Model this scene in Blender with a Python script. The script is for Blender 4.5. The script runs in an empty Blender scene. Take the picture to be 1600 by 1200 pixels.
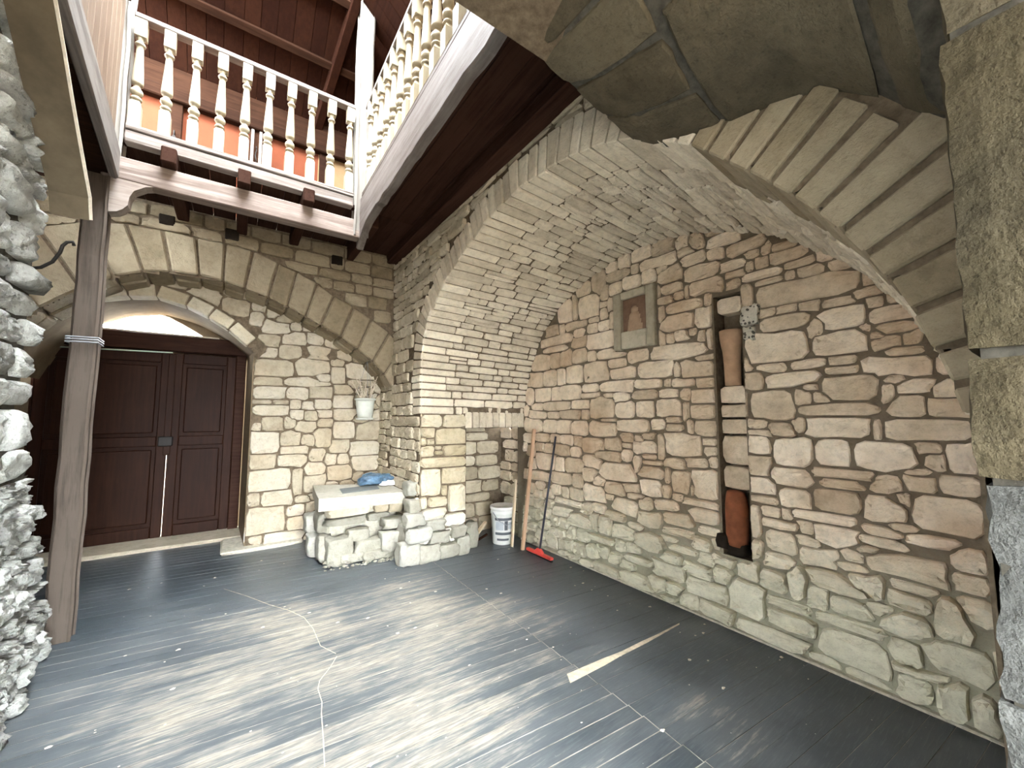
import bpy, bmesh, math, random
import numpy as np
from mathutils import Vector, Matrix, noise as mnoise

random.seed(7)
RNG = np.random.default_rng(11)
SC = bpy.context.scene
COL = SC.collection

# ------------------------------------------------------------------ camera, sky, exposure
cam_d = bpy.data.cameras.new('camera')
cam = bpy.data.objects.new('camera', cam_d)
COL.objects.link(cam)
cam_d.sensor_width = 36.0
cam_d.lens = 617.0 / 1600 * 36
cam_d.clip_start = 0.02
cam.location = (0, 0, 1.5)
cam.rotation_euler = (math.radians(90 + 4.63), 0, math.radians(-35.1))
SC.camera = cam

wd = bpy.data.worlds.new('overcast_sky')
SC.world = wd
wd.use_nodes = True
_bg = wd.node_tree.nodes['Background']
_bg.inputs[0].default_value = (0.90, 0.955, 1.0, 1)
_bg.inputs[1].default_value = 6.0
SC.view_settings.view_transform = 'Standard'
SC.view_settings.look = 'None'
SC.view_settings.gamma = 1.0
SC.view_settings.use_curve_mapping = False
SC.view_settings.exposure = 3.55
SC.cycles.max_bounces = 12
SC.cycles.diffuse_bounces = 8
SC.cycles.use_denoising = True

# ------------------------------------------------------------------ materials
def new_mat(name):
    m = bpy.data.materials.new(name)
    m.use_nodes = True
    nt = m.node_tree
    return m, nt, nt.nodes, nt.links, nt.nodes['Principled BSDF']

def mix(N, L, a, b, fac, blend='MIX'):
    n = N.new('ShaderNodeMix'); n.data_type = 'RGBA'; n.blend_type = blend
    for sock, v in ((n.inputs[6], a), (n.inputs[7], b), (n.inputs[0], fac)):
        if isinstance(v, (tuple, list)): sock.default_value = (*v[:3], 1)
        elif isinstance(v, (int, float)): sock.default_value = v
        else: L.new(v, sock)
    return n.outputs[2]

def ramp(N, L, src, stops):
    r = N.new('ShaderNodeValToRGB')
    e = r.color_ramp.elements
    while len(e) < len(stops): e.new(0.5)
    for k, (p, c) in enumerate(stops):
        e[k].position = p; e[k].color = (*c, 1) if len(c) == 3 else c
    L.new(src, r.inputs[0])
    return r.outputs[0]

def nz(N, L, vec, scale, detail=4, rough=.6):
    n = N.new('ShaderNodeTexNoise')
    n.inputs['Scale'].default_value = scale
    n.inputs['Detail'].default_value = detail
    n.inputs['Roughness'].default_value = rough
    if vec is not None: L.new(vec, n.inputs['Vector'])
    return n.outputs['Fac']

def maprange(N, L, src, a, b, c=0., d=1.):
    n = N.new('ShaderNodeMapRange')
    L.new(src, n.inputs[0])
    for i, v in enumerate((a, b, c, d)): n.inputs[i + 1].default_value = v
    return n.outputs[0]

def stone_mat(name, cols, stain=None, stain_amt=0., rough=.9, bump=.6, spread=.85, pits=.22, fine=60, zlight=None, pit_scale=75):
    """limestone: per-stone tone, blotches, grain, pits; `stain` a second tone in large patches on the wall"""
    m, nt, N, L, P = new_mat(name)
    tc = N.new('ShaderNodeTexCoord').outputs['Object']
    oi = N.new('ShaderNodeObjectInfo').outputs['Random']
    big = nz(N, L, tc, 5.5, 5, .65)
    med = nz(N, L, tc, 19, 5, .7)
    fin = nz(N, L, tc, fine, 4, .7)
    ma = N.new('ShaderNodeMath'); ma.operation = 'MULTIPLY_ADD'
    L.new(big, ma.inputs[0]); ma.inputs[1].default_value = .9; 
    mb = N.new('ShaderNodeMath'); mb.operation = 'MULTIPLY_ADD'
    L.new(oi, mb.inputs[0]); mb.inputs[1].default_value = .62 * spread; mb.inputs[2].default_value = -.22 * spread
    L.new(mb.outputs[0], ma.inputs[2])
    n = len(cols)
    c = ramp(N, L, ma.outputs[0], [(.12 + .76 * k / (n - 1), cols[k]) for k in range(n)])
    if stain:
        sn = nz(N, L, tc, 1.3, 4, .6)
        c = mix(N, L, c, stain, maprange(N, L, sn, .47, .66, 0, stain_amt))
    if zlight:                                   # paler tone mixed into the lowest courses
        col, z0, z1, amt = zlight
        sx = N.new('ShaderNodeSeparateXYZ'); L.new(tc, sx.inputs[0])
        zz = N.new('ShaderNodeMath'); zz.operation = 'ADD'; L.new(sx.outputs[2], zz.inputs[0])
        z2 = maprange(N, L, med, .3, .7, -.12, .12); L.new(z2, zz.inputs[1])
        c = mix(N, L, c, col, maprange(N, L, zz.outputs[0], z0, z1, amt, 0))
    c = mix(N, L, c, ramp(N, L, med, [(.25, (.55, .53, .5)), (.5, (1, 1, 1)), (.8, (1.2, 1.18, 1.15))]), .55, 'MULTIPLY')
    vo = N.new('ShaderNodeTexVoronoi'); vo.inputs['Scale'].default_value = pit_scale
    L.new(tc, vo.inputs['Vector'])
    pit = ramp(N, L, vo.outputs['Distance'], [(.05 if pit_scale > 40 else .3, (.45, .43, .4) if pit_scale > 40 else (.05, .045, .04)), (.28 if pit_scale > 40 else .42, (1, 1, 1))])
    c = mix(N, L, c, pit, pits, 'MULTIPLY')
    L.new(c, P.inputs['Base Color'])
    P.inputs['Roughness'].default_value = rough
    P.inputs['Specular IOR Level'].default_value = .2
    b1 = N.new('ShaderNodeBump'); b1.inputs['Strength'].default_value = bump; b1.inputs['Distance'].default_value = .02
    L.new(med, b1.inputs['Height'])
    b2 = N.new('ShaderNodeBump'); b2.inputs['Strength'].default_value = bump * .8; b2.inputs['Distance'].default_value = .005
    L.new(fin, b2.inputs['Height']); L.new(b1.outputs[0], b2.inputs['Normal'])
    L.new(b2.outputs[0], P.inputs['Normal'])
    return m

def plain_mat(name, col, rough=.6, metal=0., spec=.4, var=.25, scale=12, bump=.1, stretch=None):
    m, nt, N, L, P = new_mat(name)
    tc = N.new('ShaderNodeTexCoord').outputs['Object']
    if stretch:
        mp = N.new('ShaderNodeMapping'); L.new(tc, mp.inputs[0]); mp.inputs['Scale'].default_value = stretch
        tc = mp.outputs[0]
    n = nz(N, L, tc, scale, 5, .65)
    lo = tuple(v * (1 - var) for v in col); hi = tuple(min(1, v * (1 + var)) for v in col)
    L.new(ramp(N, L, n, [(.3, lo), (.7, hi)]), P.inputs['Base Color'])
    P.inputs['Roughness'].default_value = rough; P.inputs['Metallic'].default_value = metal
    P.inputs['Specular IOR Level'].default_value = spec
    if bump:
        b = N.new('ShaderNodeBump'); b.inputs['Strength'].default_value = bump; b.inputs['Distance'].default_value = .01
        L.new(n, b.inputs['Height']); L.new(b.outputs[0], P.inputs['Normal'])
    return m

def wood_mat(name, cols, axis='X', rough=.7, spec=.25, bump=.3, grain=1., rnd=.3):
    m, nt, N, L, P = new_mat(name)
    tc = N.new('ShaderNodeTexCoord').outputs['Object']
    oi = N.new('ShaderNodeObjectInfo').outputs['Random']
    mp = N.new('ShaderNodeMapping'); L.new(tc, mp.inputs[0])
    s = {'X': (1.2, 22, 22), 'Y': (22, 1.2, 22), 'Z': (22, 22, 1.2)}[axis]
    mp.inputs['Scale'].default_value = tuple(v * grain for v in s)
    g = nz(N, L, mp.outputs[0], 1.6, 6, .7)
    b = nz(N, L, tc, 3.0, 4, .6)
    ad = N.new('ShaderNodeMath'); ad.operation = 'MULTIPLY_ADD'; L.new(b, ad.inputs[0]); ad.inputs[1].default_value = .45
    L.new(g, ad.inputs[2])
    a2 = N.new('ShaderNodeMath'); a2.operation = 'MULTIPLY_ADD'; L.new(oi, a2.inputs[0]); a2.inputs[1].default_value = rnd
    L.new(ad.outputs[0], a2.inputs[2])
    n = len(cols)
    L.new(ramp(N, L, a2.outputs[0], [(.45 + .6 * k / (n - 1), c) for k, c in enumerate(cols)]), P.inputs['Base Color'])
    P.inputs['Roughness'].default_value = rough
    P.inputs['Specular IOR Level'].default_value = spec
    bp = N.new('ShaderNodeBump'); bp.inputs['Strength'].default_value = bump; bp.inputs['Distance'].default_value = .006
    L.new(g, bp.inputs['Height']); L.new(bp.outputs[0], P.inputs['Normal'])
    return m

M = {}
M['tymp'] = stone_mat('stone_warm_rubble', [(0.413, 0.323, 0.225), (0.632, 0.509, 0.37), (0.797, 0.667, 0.515), (0.907, 0.783, 0.638)],
                      stain=(.44, .26, .135), stain_amt=.5, zlight=((.60, .59, .46), .35, .85, .8))
M['vault'] = stone_mat('stone_vault', [(0.468, 0.403, 0.305), (0.611, 0.533, 0.41), (0.728, 0.643, 0.507), (0.819, 0.741, 0.598)], spread=.8)
M['jamb'] = stone_mat('stone_yellow_jamb', [(0.396, 0.327, 0.206), (0.499, 0.421, 0.284), (0.576, 0.499, 0.362), (0.602, 0.55, 0.431)], zlight=((.68, .67, .58), .35, .6, .85))
M['back'] = stone_mat('stone_back_wall', [(0.338, 0.285, 0.201), (0.454, 0.385, 0.275), (0.56, 0.486, 0.359), (0.634, 0.57, 0.444)])
M['arch_dark'] = stone_mat('stone_arch_brown_shade', [(0.199, 0.158, 0.1), (0.273, 0.219, 0.143), (0.331, 0.271, 0.186), (0.373, 0.312, 0.216)])  # brown stone, darkened further; shade on the arch ends put into the colour
M['inner'] = stone_mat('stone_door_wall', [(0.378, 0.315, 0.224), (0.467, 0.404, 0.297), (0.539, 0.477, 0.368), (0.576, 0.522, 0.422)], stain=(.5, .36, .22), stain_amt=.35)
M['rough'] = stone_mat('stone_white_rough', [(.15, .15, .13), (.38, .38, .35), (.54, .55, .51), (.66, .67, .63)], bump=1.5, pits=.75, fine=35, pit_scale=48)
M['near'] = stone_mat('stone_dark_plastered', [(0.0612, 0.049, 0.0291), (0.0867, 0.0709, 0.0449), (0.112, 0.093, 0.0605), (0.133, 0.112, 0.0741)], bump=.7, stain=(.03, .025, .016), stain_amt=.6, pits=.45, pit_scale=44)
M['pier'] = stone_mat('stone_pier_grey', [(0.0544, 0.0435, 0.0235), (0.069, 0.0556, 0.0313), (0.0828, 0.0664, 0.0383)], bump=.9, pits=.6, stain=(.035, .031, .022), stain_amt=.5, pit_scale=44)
M['pier_rough'] = stone_mat('stone_pier_chipped_lit', [(0.0778, 0.0778, 0.0701), (0.0994, 0.0994, 0.0926), (0.115, 0.115, 0.107)], bump=.9, pits=.5, fine=35)  # chipped stone; low courtyard light also put into its paler, cooler tone
M['mortar'] = plain_mat('mortar_brown', (.15, .115, .078), rough=1, spec=.1, var=.4, scale=25, bump=.5)
M['mortar_t'] = stone_mat('mortar_right_wall', [(.11, .083, .055), (.15, .115, .078), (.19, .15, .105)], zlight=((.36, .34, .255), .35, .8, .9), bump=.6)
M['mortar_light'] = plain_mat('mortar_light', (.50, .47, .38), rough=1, spec=.1, var=.25, scale=25, bump=.5)
M['mortar_grey'] = plain_mat('mortar_grey', (.075, .068, .055), rough=1, spec=.1, var=.4, scale=25, bump=.5)
M['plaster_dark'] = plain_mat('plaster_sooty', (0.112, 0.09, 0.06), rough=1, spec=.1, var=.35, scale=4, bump=.3)
M['plaster_mid'] = plain_mat('plaster_lunette', (.19, .145, .095), rough=1, spec=.1, var=.2, scale=6, bump=.2)
M['plaster_edge'] = plain_mat('plaster_edge_pale', (.62, .56, .46), rough=1, spec=.1, var=.15, scale=30, bump=.4)
M['orange'] = plain_mat('plaster_orange', (.125, .036, .017), rough=.95, spec=.15, var=.12, scale=5, bump=.1)
M['cream'] = plain_mat('plaster_cream', (.24, .16, .085), rough=.95, spec=.15, var=.1, scale=5, bump=.1)
M['post'] = wood_mat('wood_weathered_post', [(.022, .016, .012), (.05, .037, .028), (.105, .082, .065)], 'Z')
M['post_pale'] = wood_mat('wood_bleached_post', [(0.134, 0.116, 0.0978), (0.205, 0.187, 0.165), (0.268, 0.25, 0.223)], 'Z')
M['rail'] = wood_mat('wood_bleached_beam', [(0.112, 0.0864, 0.0728), (0.202, 0.168, 0.148), (0.291, 0.258, 0.235)], 'X')
M['rail_y'] = wood_mat('wood_bleached_beam_side', [(0.0781, 0.0603, 0.0508), (0.14, 0.117, 0.104), (0.203, 0.18, 0.164)], 'Y')
M['beam'] = wood_mat('wood_lintel_beam', [(.12, .088, .07), (.225, .175, .15), (.34, .285, .25)], 'X')
M['baluster'] = wood_mat('wood_cream_turned', [(0.314, 0.264, 0.174), (0.382, 0.337, 0.241), (0.427, 0.393, 0.303)], 'Z', rough=.5, bump=.1)
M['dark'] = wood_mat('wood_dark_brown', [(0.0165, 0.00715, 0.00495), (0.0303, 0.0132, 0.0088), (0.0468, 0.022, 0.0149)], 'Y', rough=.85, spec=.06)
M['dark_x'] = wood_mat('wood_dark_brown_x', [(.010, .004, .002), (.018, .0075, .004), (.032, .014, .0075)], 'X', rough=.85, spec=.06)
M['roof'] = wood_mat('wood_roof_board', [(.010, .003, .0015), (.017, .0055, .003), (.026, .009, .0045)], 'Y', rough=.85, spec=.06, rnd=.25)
M['siding'] = wood_mat('wood_siding_tan', [(0.098, 0.0612, 0.0392), (0.142, 0.0931, 0.0612), (0.186, 0.132, 0.0931)], 'Z', rnd=.3)
M['door'] = wood_mat('wood_door_brown', [(.016, .0052, .0025), (.025, .0085, .0042), (.036, .013, .0065)], 'Z', rough=.55, spec=.12, bump=.08, rnd=.1)
M['doorframe'] = wood_mat('wood_door_frame', [(.018, .0065, .0035), (.03, .011, .0065), (.048, .02, .012)], 'X', rough=.6, spec=.1, rnd=.15)
M['stick'] = wood_mat('wood_raw_stick', [(.46, .34, .22), (.58, .45, .30), (.68, .56, .40)], 'Z')
M['stick_red'] = wood_mat('wood_brown_batten', [(.30, .16, .09), (.42, .25, .15), (.52, .34, .22)], 'Z')
M['terra'] = plain_mat('terracotta_pale', (.46, .29, .18), rough=.9, spec=.15, var=.18, scale=14, bump=.25)
M['terra_red'] = plain_mat('terracotta_red', (.21, .07, .032), rough=.85, spec=.2, var=.3, scale=10, bump=.3)
M['soot_socket_dark'] = plain_mat('soot_and_socket_black', (.02, .015, .011), rough=.95, spec=.1, var=.3, bump=.3)  # soot on the broken pipe; on the wall blocks, painted-in socket shade
M['iron'] = plain_mat('iron_dark', (.03, .027, .025), rough=.6, metal=.6, var=.3)
M['steel'] = plain_mat('steel_wire', (.30, .31, .32), rough=.45, metal=.8, var=.2)
M['white'] = plain_mat('plastic_white', (.72, .72, .68), rough=.45, spec=.4, var=.08, bump=.02)
M['label'] = plain_mat('bucket_print_grey', (.10, .11, .12), rough=.5, var=.1, bump=0)
M['label_b'] = plain_mat('bucket_print_pale', (.42, .45, .47), rough=.5, var=.1, bump=0)
M['rod'] = plain_mat('rod_pale_green', (.62, .74, .62), rough=.4, var=.05, bump=0)
M['red'] = plain_mat('plastic_red', (.72, .075, .06), rough=.4, spec=.5, var=.08, bump=0)
M['handle'] = plain_mat('handle_dark_blue', (.035, .035, .05), rough=.45, spec=.4, var=.2, bump=0)
M['pot'] = plain_mat('pot_pale', (.60, .61, .54), rough=.6, var=.1, bump=.05)
M['twig'] = plain_mat('twig_dry', (.66, .56, .44), rough=.9, var=.25, scale=30, bump=.2)
M['soil'] = plain_mat('soil', (.10, .075, .05), rough=1, var=.4, scale=40, bump=.6)
M['slate'] = plain_mat('slate_grey', (.17, .18, .175), rough=.7, var=.15, bump=.1)
M['bag'] = plain_mat('plastic_blue', (.085, .15, .22), rough=.3, spec=.5, var=.5, scale=22, bump=.4)
M['slab'] = stone_mat('stone_bench_pale', [(0.385, 0.359, 0.279), (0.452, 0.425, 0.346), (0.505, 0.485, 0.419)], bump=.4)
M['rubblew'] = stone_mat('stone_rubble_pale', [(0.295, 0.276, 0.221), (0.368, 0.349, 0.288), (0.429, 0.417, 0.368)], bump=.7)
M['relief'] = stone_mat('stone_relief_brown', [(.10, .055, .033), (.16, .09, .057), (.22, .135, .09)], bump=.5)
M['figure'] = stone_mat('stone_figure_tan', [(.30, .19, .12), (.40, .27, .18), (.48, .34, .24)], bump=.5)
M['frame_stone'] = stone_mat('stone_frame_grey', [(.34, .29, .21), (.44, .385, .29), (.53, .47, .36)], bump=.4)
M['mottled'] = stone_mat('stone_mottled_black', [(.46, .42, .34), (.6, .55, .46), (.68, .63, .54)], bump=.6, pits=.9, pit_scale=39)

def floor_mat():
    m, nt, N, L, P = new_mat('floor_worn_paint')
    tc = N.new('ShaderNodeTexCoord').outputs['Object']
    oi = N.new('ShaderNodeObjectInfo').outputs['Random']
    mp = N.new('ShaderNodeMapping'); L.new(tc, mp.inputs[0])
    mp.inputs['Rotation'].default_value = (0, 0, math.radians(5)); mp.inputs['Scale'].default_value = (1.1, 11, 1)
    st = nz(N, L, mp.outputs[0], 1.7, 6, .72)
    mp2 = N.new('ShaderNodeMapping'); L.new(tc, mp2.inputs[0])
    mp2.inputs['Rotation'].default_value = (0, 0, math.radians(5)); mp2.inputs['Scale'].default_value = (5, 60, 1)
    fs = nz(N, L, mp2.outputs[0], 1.5, 5, .7)
    bl = nz(N, L, tc, 1.7, 4, .6)
    # trodden area: the middle of the room
    vm = N.new('ShaderNodeVectorMath'); vm.operation = 'SUBTRACT'; L.new(tc, vm.inputs[0]); vm.inputs[1].default_value = (.65, 2.6, 0)
    vs = N.new('ShaderNodeVectorMath'); vs.operation = 'MULTIPLY'; L.new(vm.outputs[0], vs.inputs[0]); vs.inputs[1].default_value = (.60, .60, 0)
    vl = N.new('ShaderNodeVectorMath'); vl.operation = 'LENGTH'; L.new(vs.outputs[0], vl.inputs[0])
    tread = maprange(N, L, vl.outputs['Value'], .55, 1.35, .13, -.2)
    vm2 = N.new('ShaderNodeVectorMath'); vm2.operation = 'SUBTRACT'; L.new(tc, vm2.inputs[0]); vm2.inputs[1].default_value = (2.0, 1.1, 0)
    vl2 = N.new('ShaderNodeVectorMath'); vl2.operation = 'LENGTH'; L.new(vm2.outputs[0], vl2.inputs[0])
    tread2 = maprange(N, L, vl2.outputs['Value'], .15, .62, .04, -.3)
    mxn = N.new('ShaderNodeMath'); mxn.operation = 'MAXIMUM'; L.new(tread, mxn.inputs[0]); L.new(tread2, mxn.inputs[1]); tread = mxn.outputs[0]
    def add(a, b, k=1.):
        q = N.new('ShaderNodeMath'); q.operation = 'MULTIPLY_ADD'; L.new(a, q.inputs[0]); q.inputs[1].default_value = k; L.new(b, q.inputs[2])
        return q.outputs[0]
    w = add(st, tread, .62); w = add(bl, w, .42); w = add(fs, w, .26)
    w = add(oi, w, .09)
    wear = maprange(N, L, w, .76, .93)
    scuff = maprange(N, L, w, .56, .86, 0, .75)
    paint = ramp(N, L, bl, [(.3, (.034, .044, .051)), (.55, (.055, .067, .076)), (.75, (.085, .097, .105))])
    dust = maprange(N, L, fs, .52, .8, 0, .3)
    paint = mix(N, L, paint, (.25, .27, .27), dust)
    paint = mix(N, L, paint, (.125, .134, .136), scuff)
    bare = ramp(N, L, fs, [(.3, (.17, .15, .12)), (.55, (.33, .295, .24)), (.75, (.46, .42, .34))])
    c = mix(N, L, paint, bare, wear)
    sp = N.new('ShaderNodeTexVoronoi'); sp.inputs['Scale'].default_value = 9; L.new(tc, sp.inputs['Vector'])
    spk = maprange(N, L, sp.outputs['Distance'], .016, .03, .8, 0)
    c = mix(N, L, c, (.62, .62, .56), spk)
    L.new(c, P.inputs['Base Color'])
    L.new(maprange(N, L, w, .6, .9, .36, .75), P.inputs['Roughness'])
    P.inputs['Specular IOR Level'].default_value = .55
    b = N.new('ShaderNodeBump'); b.inputs['Strength'].default_value = .25; b.inputs['Distance'].default_value = .004
    L.new(fs, b.inputs['Height']); L.new(b.outputs[0], P.inputs['Normal'])
    return m
M['floor'] = floor_mat()
M['floor_gap'] = plain_mat('floor_joint_cream', (.34, .31, .255), rough=.9, var=.6, scale=6, bump=0)
M['bare'] = plain_mat('floor_bare_wood', (.58, .50, .37), rough=.85, var=.35, scale=14, bump=.3)

# ------------------------------------------------------------------ object helpers
def tag(o, label=None, cat=None, kind=None, group=None):
    if label: o['label'] = label
    if cat: o['category'] = cat
    if kind: o['kind'] = kind
    if group: o['group'] = group
    return o

def mesh_obj(name, verts, faces, mat, parent=None, smooth=False):
    me = bpy.data.meshes.new(name)
    me.from_pydata([tuple(map(float, v)) for v in verts], [], faces)
    if smooth == 'cap':
        me.polygons.foreach_set('use_smooth', [len(p.vertices) == 3 or p.center.length < 0 for p in me.polygons])
    elif smooth: me.polygons.foreach_set('use_smooth', [True] * len(me.polygons))
    if mat: me.materials.append(mat)
    o = bpy.data.objects.new(name, me)
    COL.objects.link(o)
    if parent: put_under(o, parent)
    return o

def world_of(o):
    m = o.matrix_basis.copy()
    return world_of(o.parent) @ o.matrix_parent_inverse @ m if o.parent else m
def put_under(o, parent):
    o.parent = parent
    o.matrix_parent_inverse = world_of(parent).inverted()

def bm_obj(name, bm, mat, parent=None, smooth=False):
    bmesh.ops.recalc_face_normals(bm, faces=bm.faces[:])
    me = bpy.data.meshes.new(name); bm.to_mesh(me); bm.free()
    if smooth: me.polygons.foreach_set('use_smooth', [True] * len(me.polygons))
    if mat: me.materials.append(mat)
    o = bpy.data.objects.new(name, me); COL.objects.link(o)
    if parent: put_under(o, parent)
    return o

def empty(name, loc, label=None, cat=None, group=None, kind=None):
    o = bpy.data.objects.new(name, None); COL.objects.link(o); o.location = loc
    o.empty_display_size = .1
    return tag(o, label, cat, kind, group)

def add_hexa(bm, c, bev=.0, cuts=0, jit=.0, seg=1):
    """c: 8 corners, bottom ring 0-3 and top ring 4-7"""
    t = bmesh.new()
    v = [t.verts.new(tuple(p)) for p in c]
    for f in ((3, 2, 1, 0), (4, 5, 6, 7), (0, 1, 5, 4), (1, 2, 6, 5), (2, 3, 7, 6), (3, 0, 4, 7)): t.faces.new([v[i] for i in f])
    bmesh.ops.recalc_face_normals(t, faces=t.faces[:])
    if cuts: bmesh.ops.subdivide_edges(t, edges=t.edges[:], cuts=cuts, use_grid_fill=True)
    if jit:
        for q in t.verts: q.co += Vector((random.uniform(-jit, jit), random.uniform(-jit, jit), random.uniform(-jit, jit)))
    if bev:
        sharp = [e for e in t.edges if len(e.link_faces) == 2 and e.calc_face_angle(0) > .6]
        bmesh.ops.bevel(t, geom=sharp, offset=bev, segments=seg, affect='EDGES', profile=.6)
    me = bpy.data.meshes.new('tmp'); t.to_mesh(me); t.free(); bm.from_mesh(me); bpy.data.meshes.remove(me)

def add_box(bm, x0, x1, y0, y1, z0, z1, bev=0., cuts=0, jit=0.):
    add_hexa(bm, [(x0, y0, z0), (x1, y0, z0), (x1, y1, z0), (x0, y1, z0), (x0, y0, z1), (x1, y0, z1), (x1, y1, z1), (x0, y1, z1)], bev, cuts, jit)

def box(name, x0, x1, y0, y1, z0, z1, mat, parent=None, bev=0., cuts=0, jit=0.):
    bm = bmesh.new(); add_box(bm, x0, x1, y0, y1, z0, z1, bev, cuts, jit)
    return bm_obj(name, bm, mat, parent)

def add_beam(bm, p, q, w, h, bev=.004, up=(0, 0, 1), cuts=0, jit=0., w2=None, h2=None):
    """bar of section w x h from p to q"""
    p = Vector(p); q = Vector(q); d = (q - p).normalized(); u = Vector(up)
    s = d.cross(u)
    if s.length < 1e-4: s = d.cross(Vector((1, 0, 0)))
    s.normalize(); t = s.cross(d).normalized()
    w2 = w2 or w; h2 = h2 or h
    c = []
    for e, ww, hh in ((p, w, h), (q, w2, h2)):
        c += [e - s * ww / 2 - t * hh / 2, e + s * ww / 2 - t * hh / 2, e + s * ww / 2 + t * hh / 2, e - s * ww / 2 + t * hh / 2]
    add_hexa(bm, c, bev, cuts, jit)

def beam(name, p, q, w, h, mat, parent=None, bev=.004, up=(0, 0, 1), **k):
    bm = bmesh.new(); add_beam(bm, p, q, w, h, bev, up, **k)
    return bm_obj(name, bm, mat, parent)

def add_lathe(bm, prof, seg=16, center=(0, 0, 0), cap=True):
    rings = []
    for r, z in prof:
        rings.append([bm.verts.new((center[0] + r * math.cos(2 * math.pi * k / seg), center[1] + r * math.sin(2 * math.pi * k / seg), center[2] + z)) for k in range(seg)])
    for a, b in zip(rings, rings[1:]):
        for k in range(seg): bm.faces.new((a[k], a[(k + 1) % seg], b[(k + 1) % seg], b[k]))
    if cap:
        bm.faces.new(rings[0][::-1]); bm.faces.new(rings[-1])

def lathe(name, prof, mat, parent=None, seg=20, center=(0, 0, 0), cap=True, smooth=True):
    bm = bmesh.new(); add_lathe(bm, prof, seg, center, cap)
    return bm_obj(name, bm, mat, parent, smooth)

def add_tube(bm, pts, r, seg=6):
    pts = [Vector(p) for p in pts]
    rings = []
    for i, p in enumerate(pts):
        d = (pts[min(i + 1, len(pts) - 1)] - pts[max(i - 1, 0)]).normalized()
        s = d.cross(Vector((0, 0, 1)))
        if s.length < 1e-3: s = d.cross(Vector((1, 0, 0)))
        s.normalize(); t = s.cross(d)
        rr = r[i] if isinstance(r, (list, tuple)) else r
        rings.append([bm.verts.new(p + (s * math.cos(2 * math.pi * k / seg) + t * math.sin(2 * math.pi * k / seg)) * rr) for k in range(seg)])
    for a, b in zip(rings, rings[1:]):
        for k in range(seg): bm.faces.new((a[k], a[(k + 1) % seg], b[(k + 1) % seg], b[k]))
    bm.faces.new(rings[0][::-1]); bm.faces.new(rings[-1])

def tube(name, pts, r, mat, parent=None, seg=6):
    bm = bmesh.new(); add_tube(bm, pts, r, seg)
    return bm_obj(name, bm, mat, parent, True)

def rock(name, c, size, mat, parent=None, seed=0, sub=2, amp=.22):
    bm = bmesh.new(); bmesh.ops.create_icosphere(bm, subdivisions=sub, radius=1)
    for v in bm.verts:
        n = v.co.normalized()
        q = Vector((max(-.62, min(.62, n.x)), max(-.62, min(.62, n.y)), max(-.62, min(.62, n.z)))) * 1.5
        q *= 1 + amp * mnoise.noise(n * 1.7 + Vector((seed * 3.1, seed * 1.7, 0))) + amp * .45 * mnoise.noise(n * 4 + Vector((seed, 0, seed))) + amp * .25 * mnoise.noise(n * 11 + Vector((seed, 0, seed)))
        v.co = Vector(c) + Vector((q.x * size[0] / 2, q.y * size[1] / 2, q.z * size[2] / 2))
    return bm_obj(name, bm, mat, parent, True)

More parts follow.
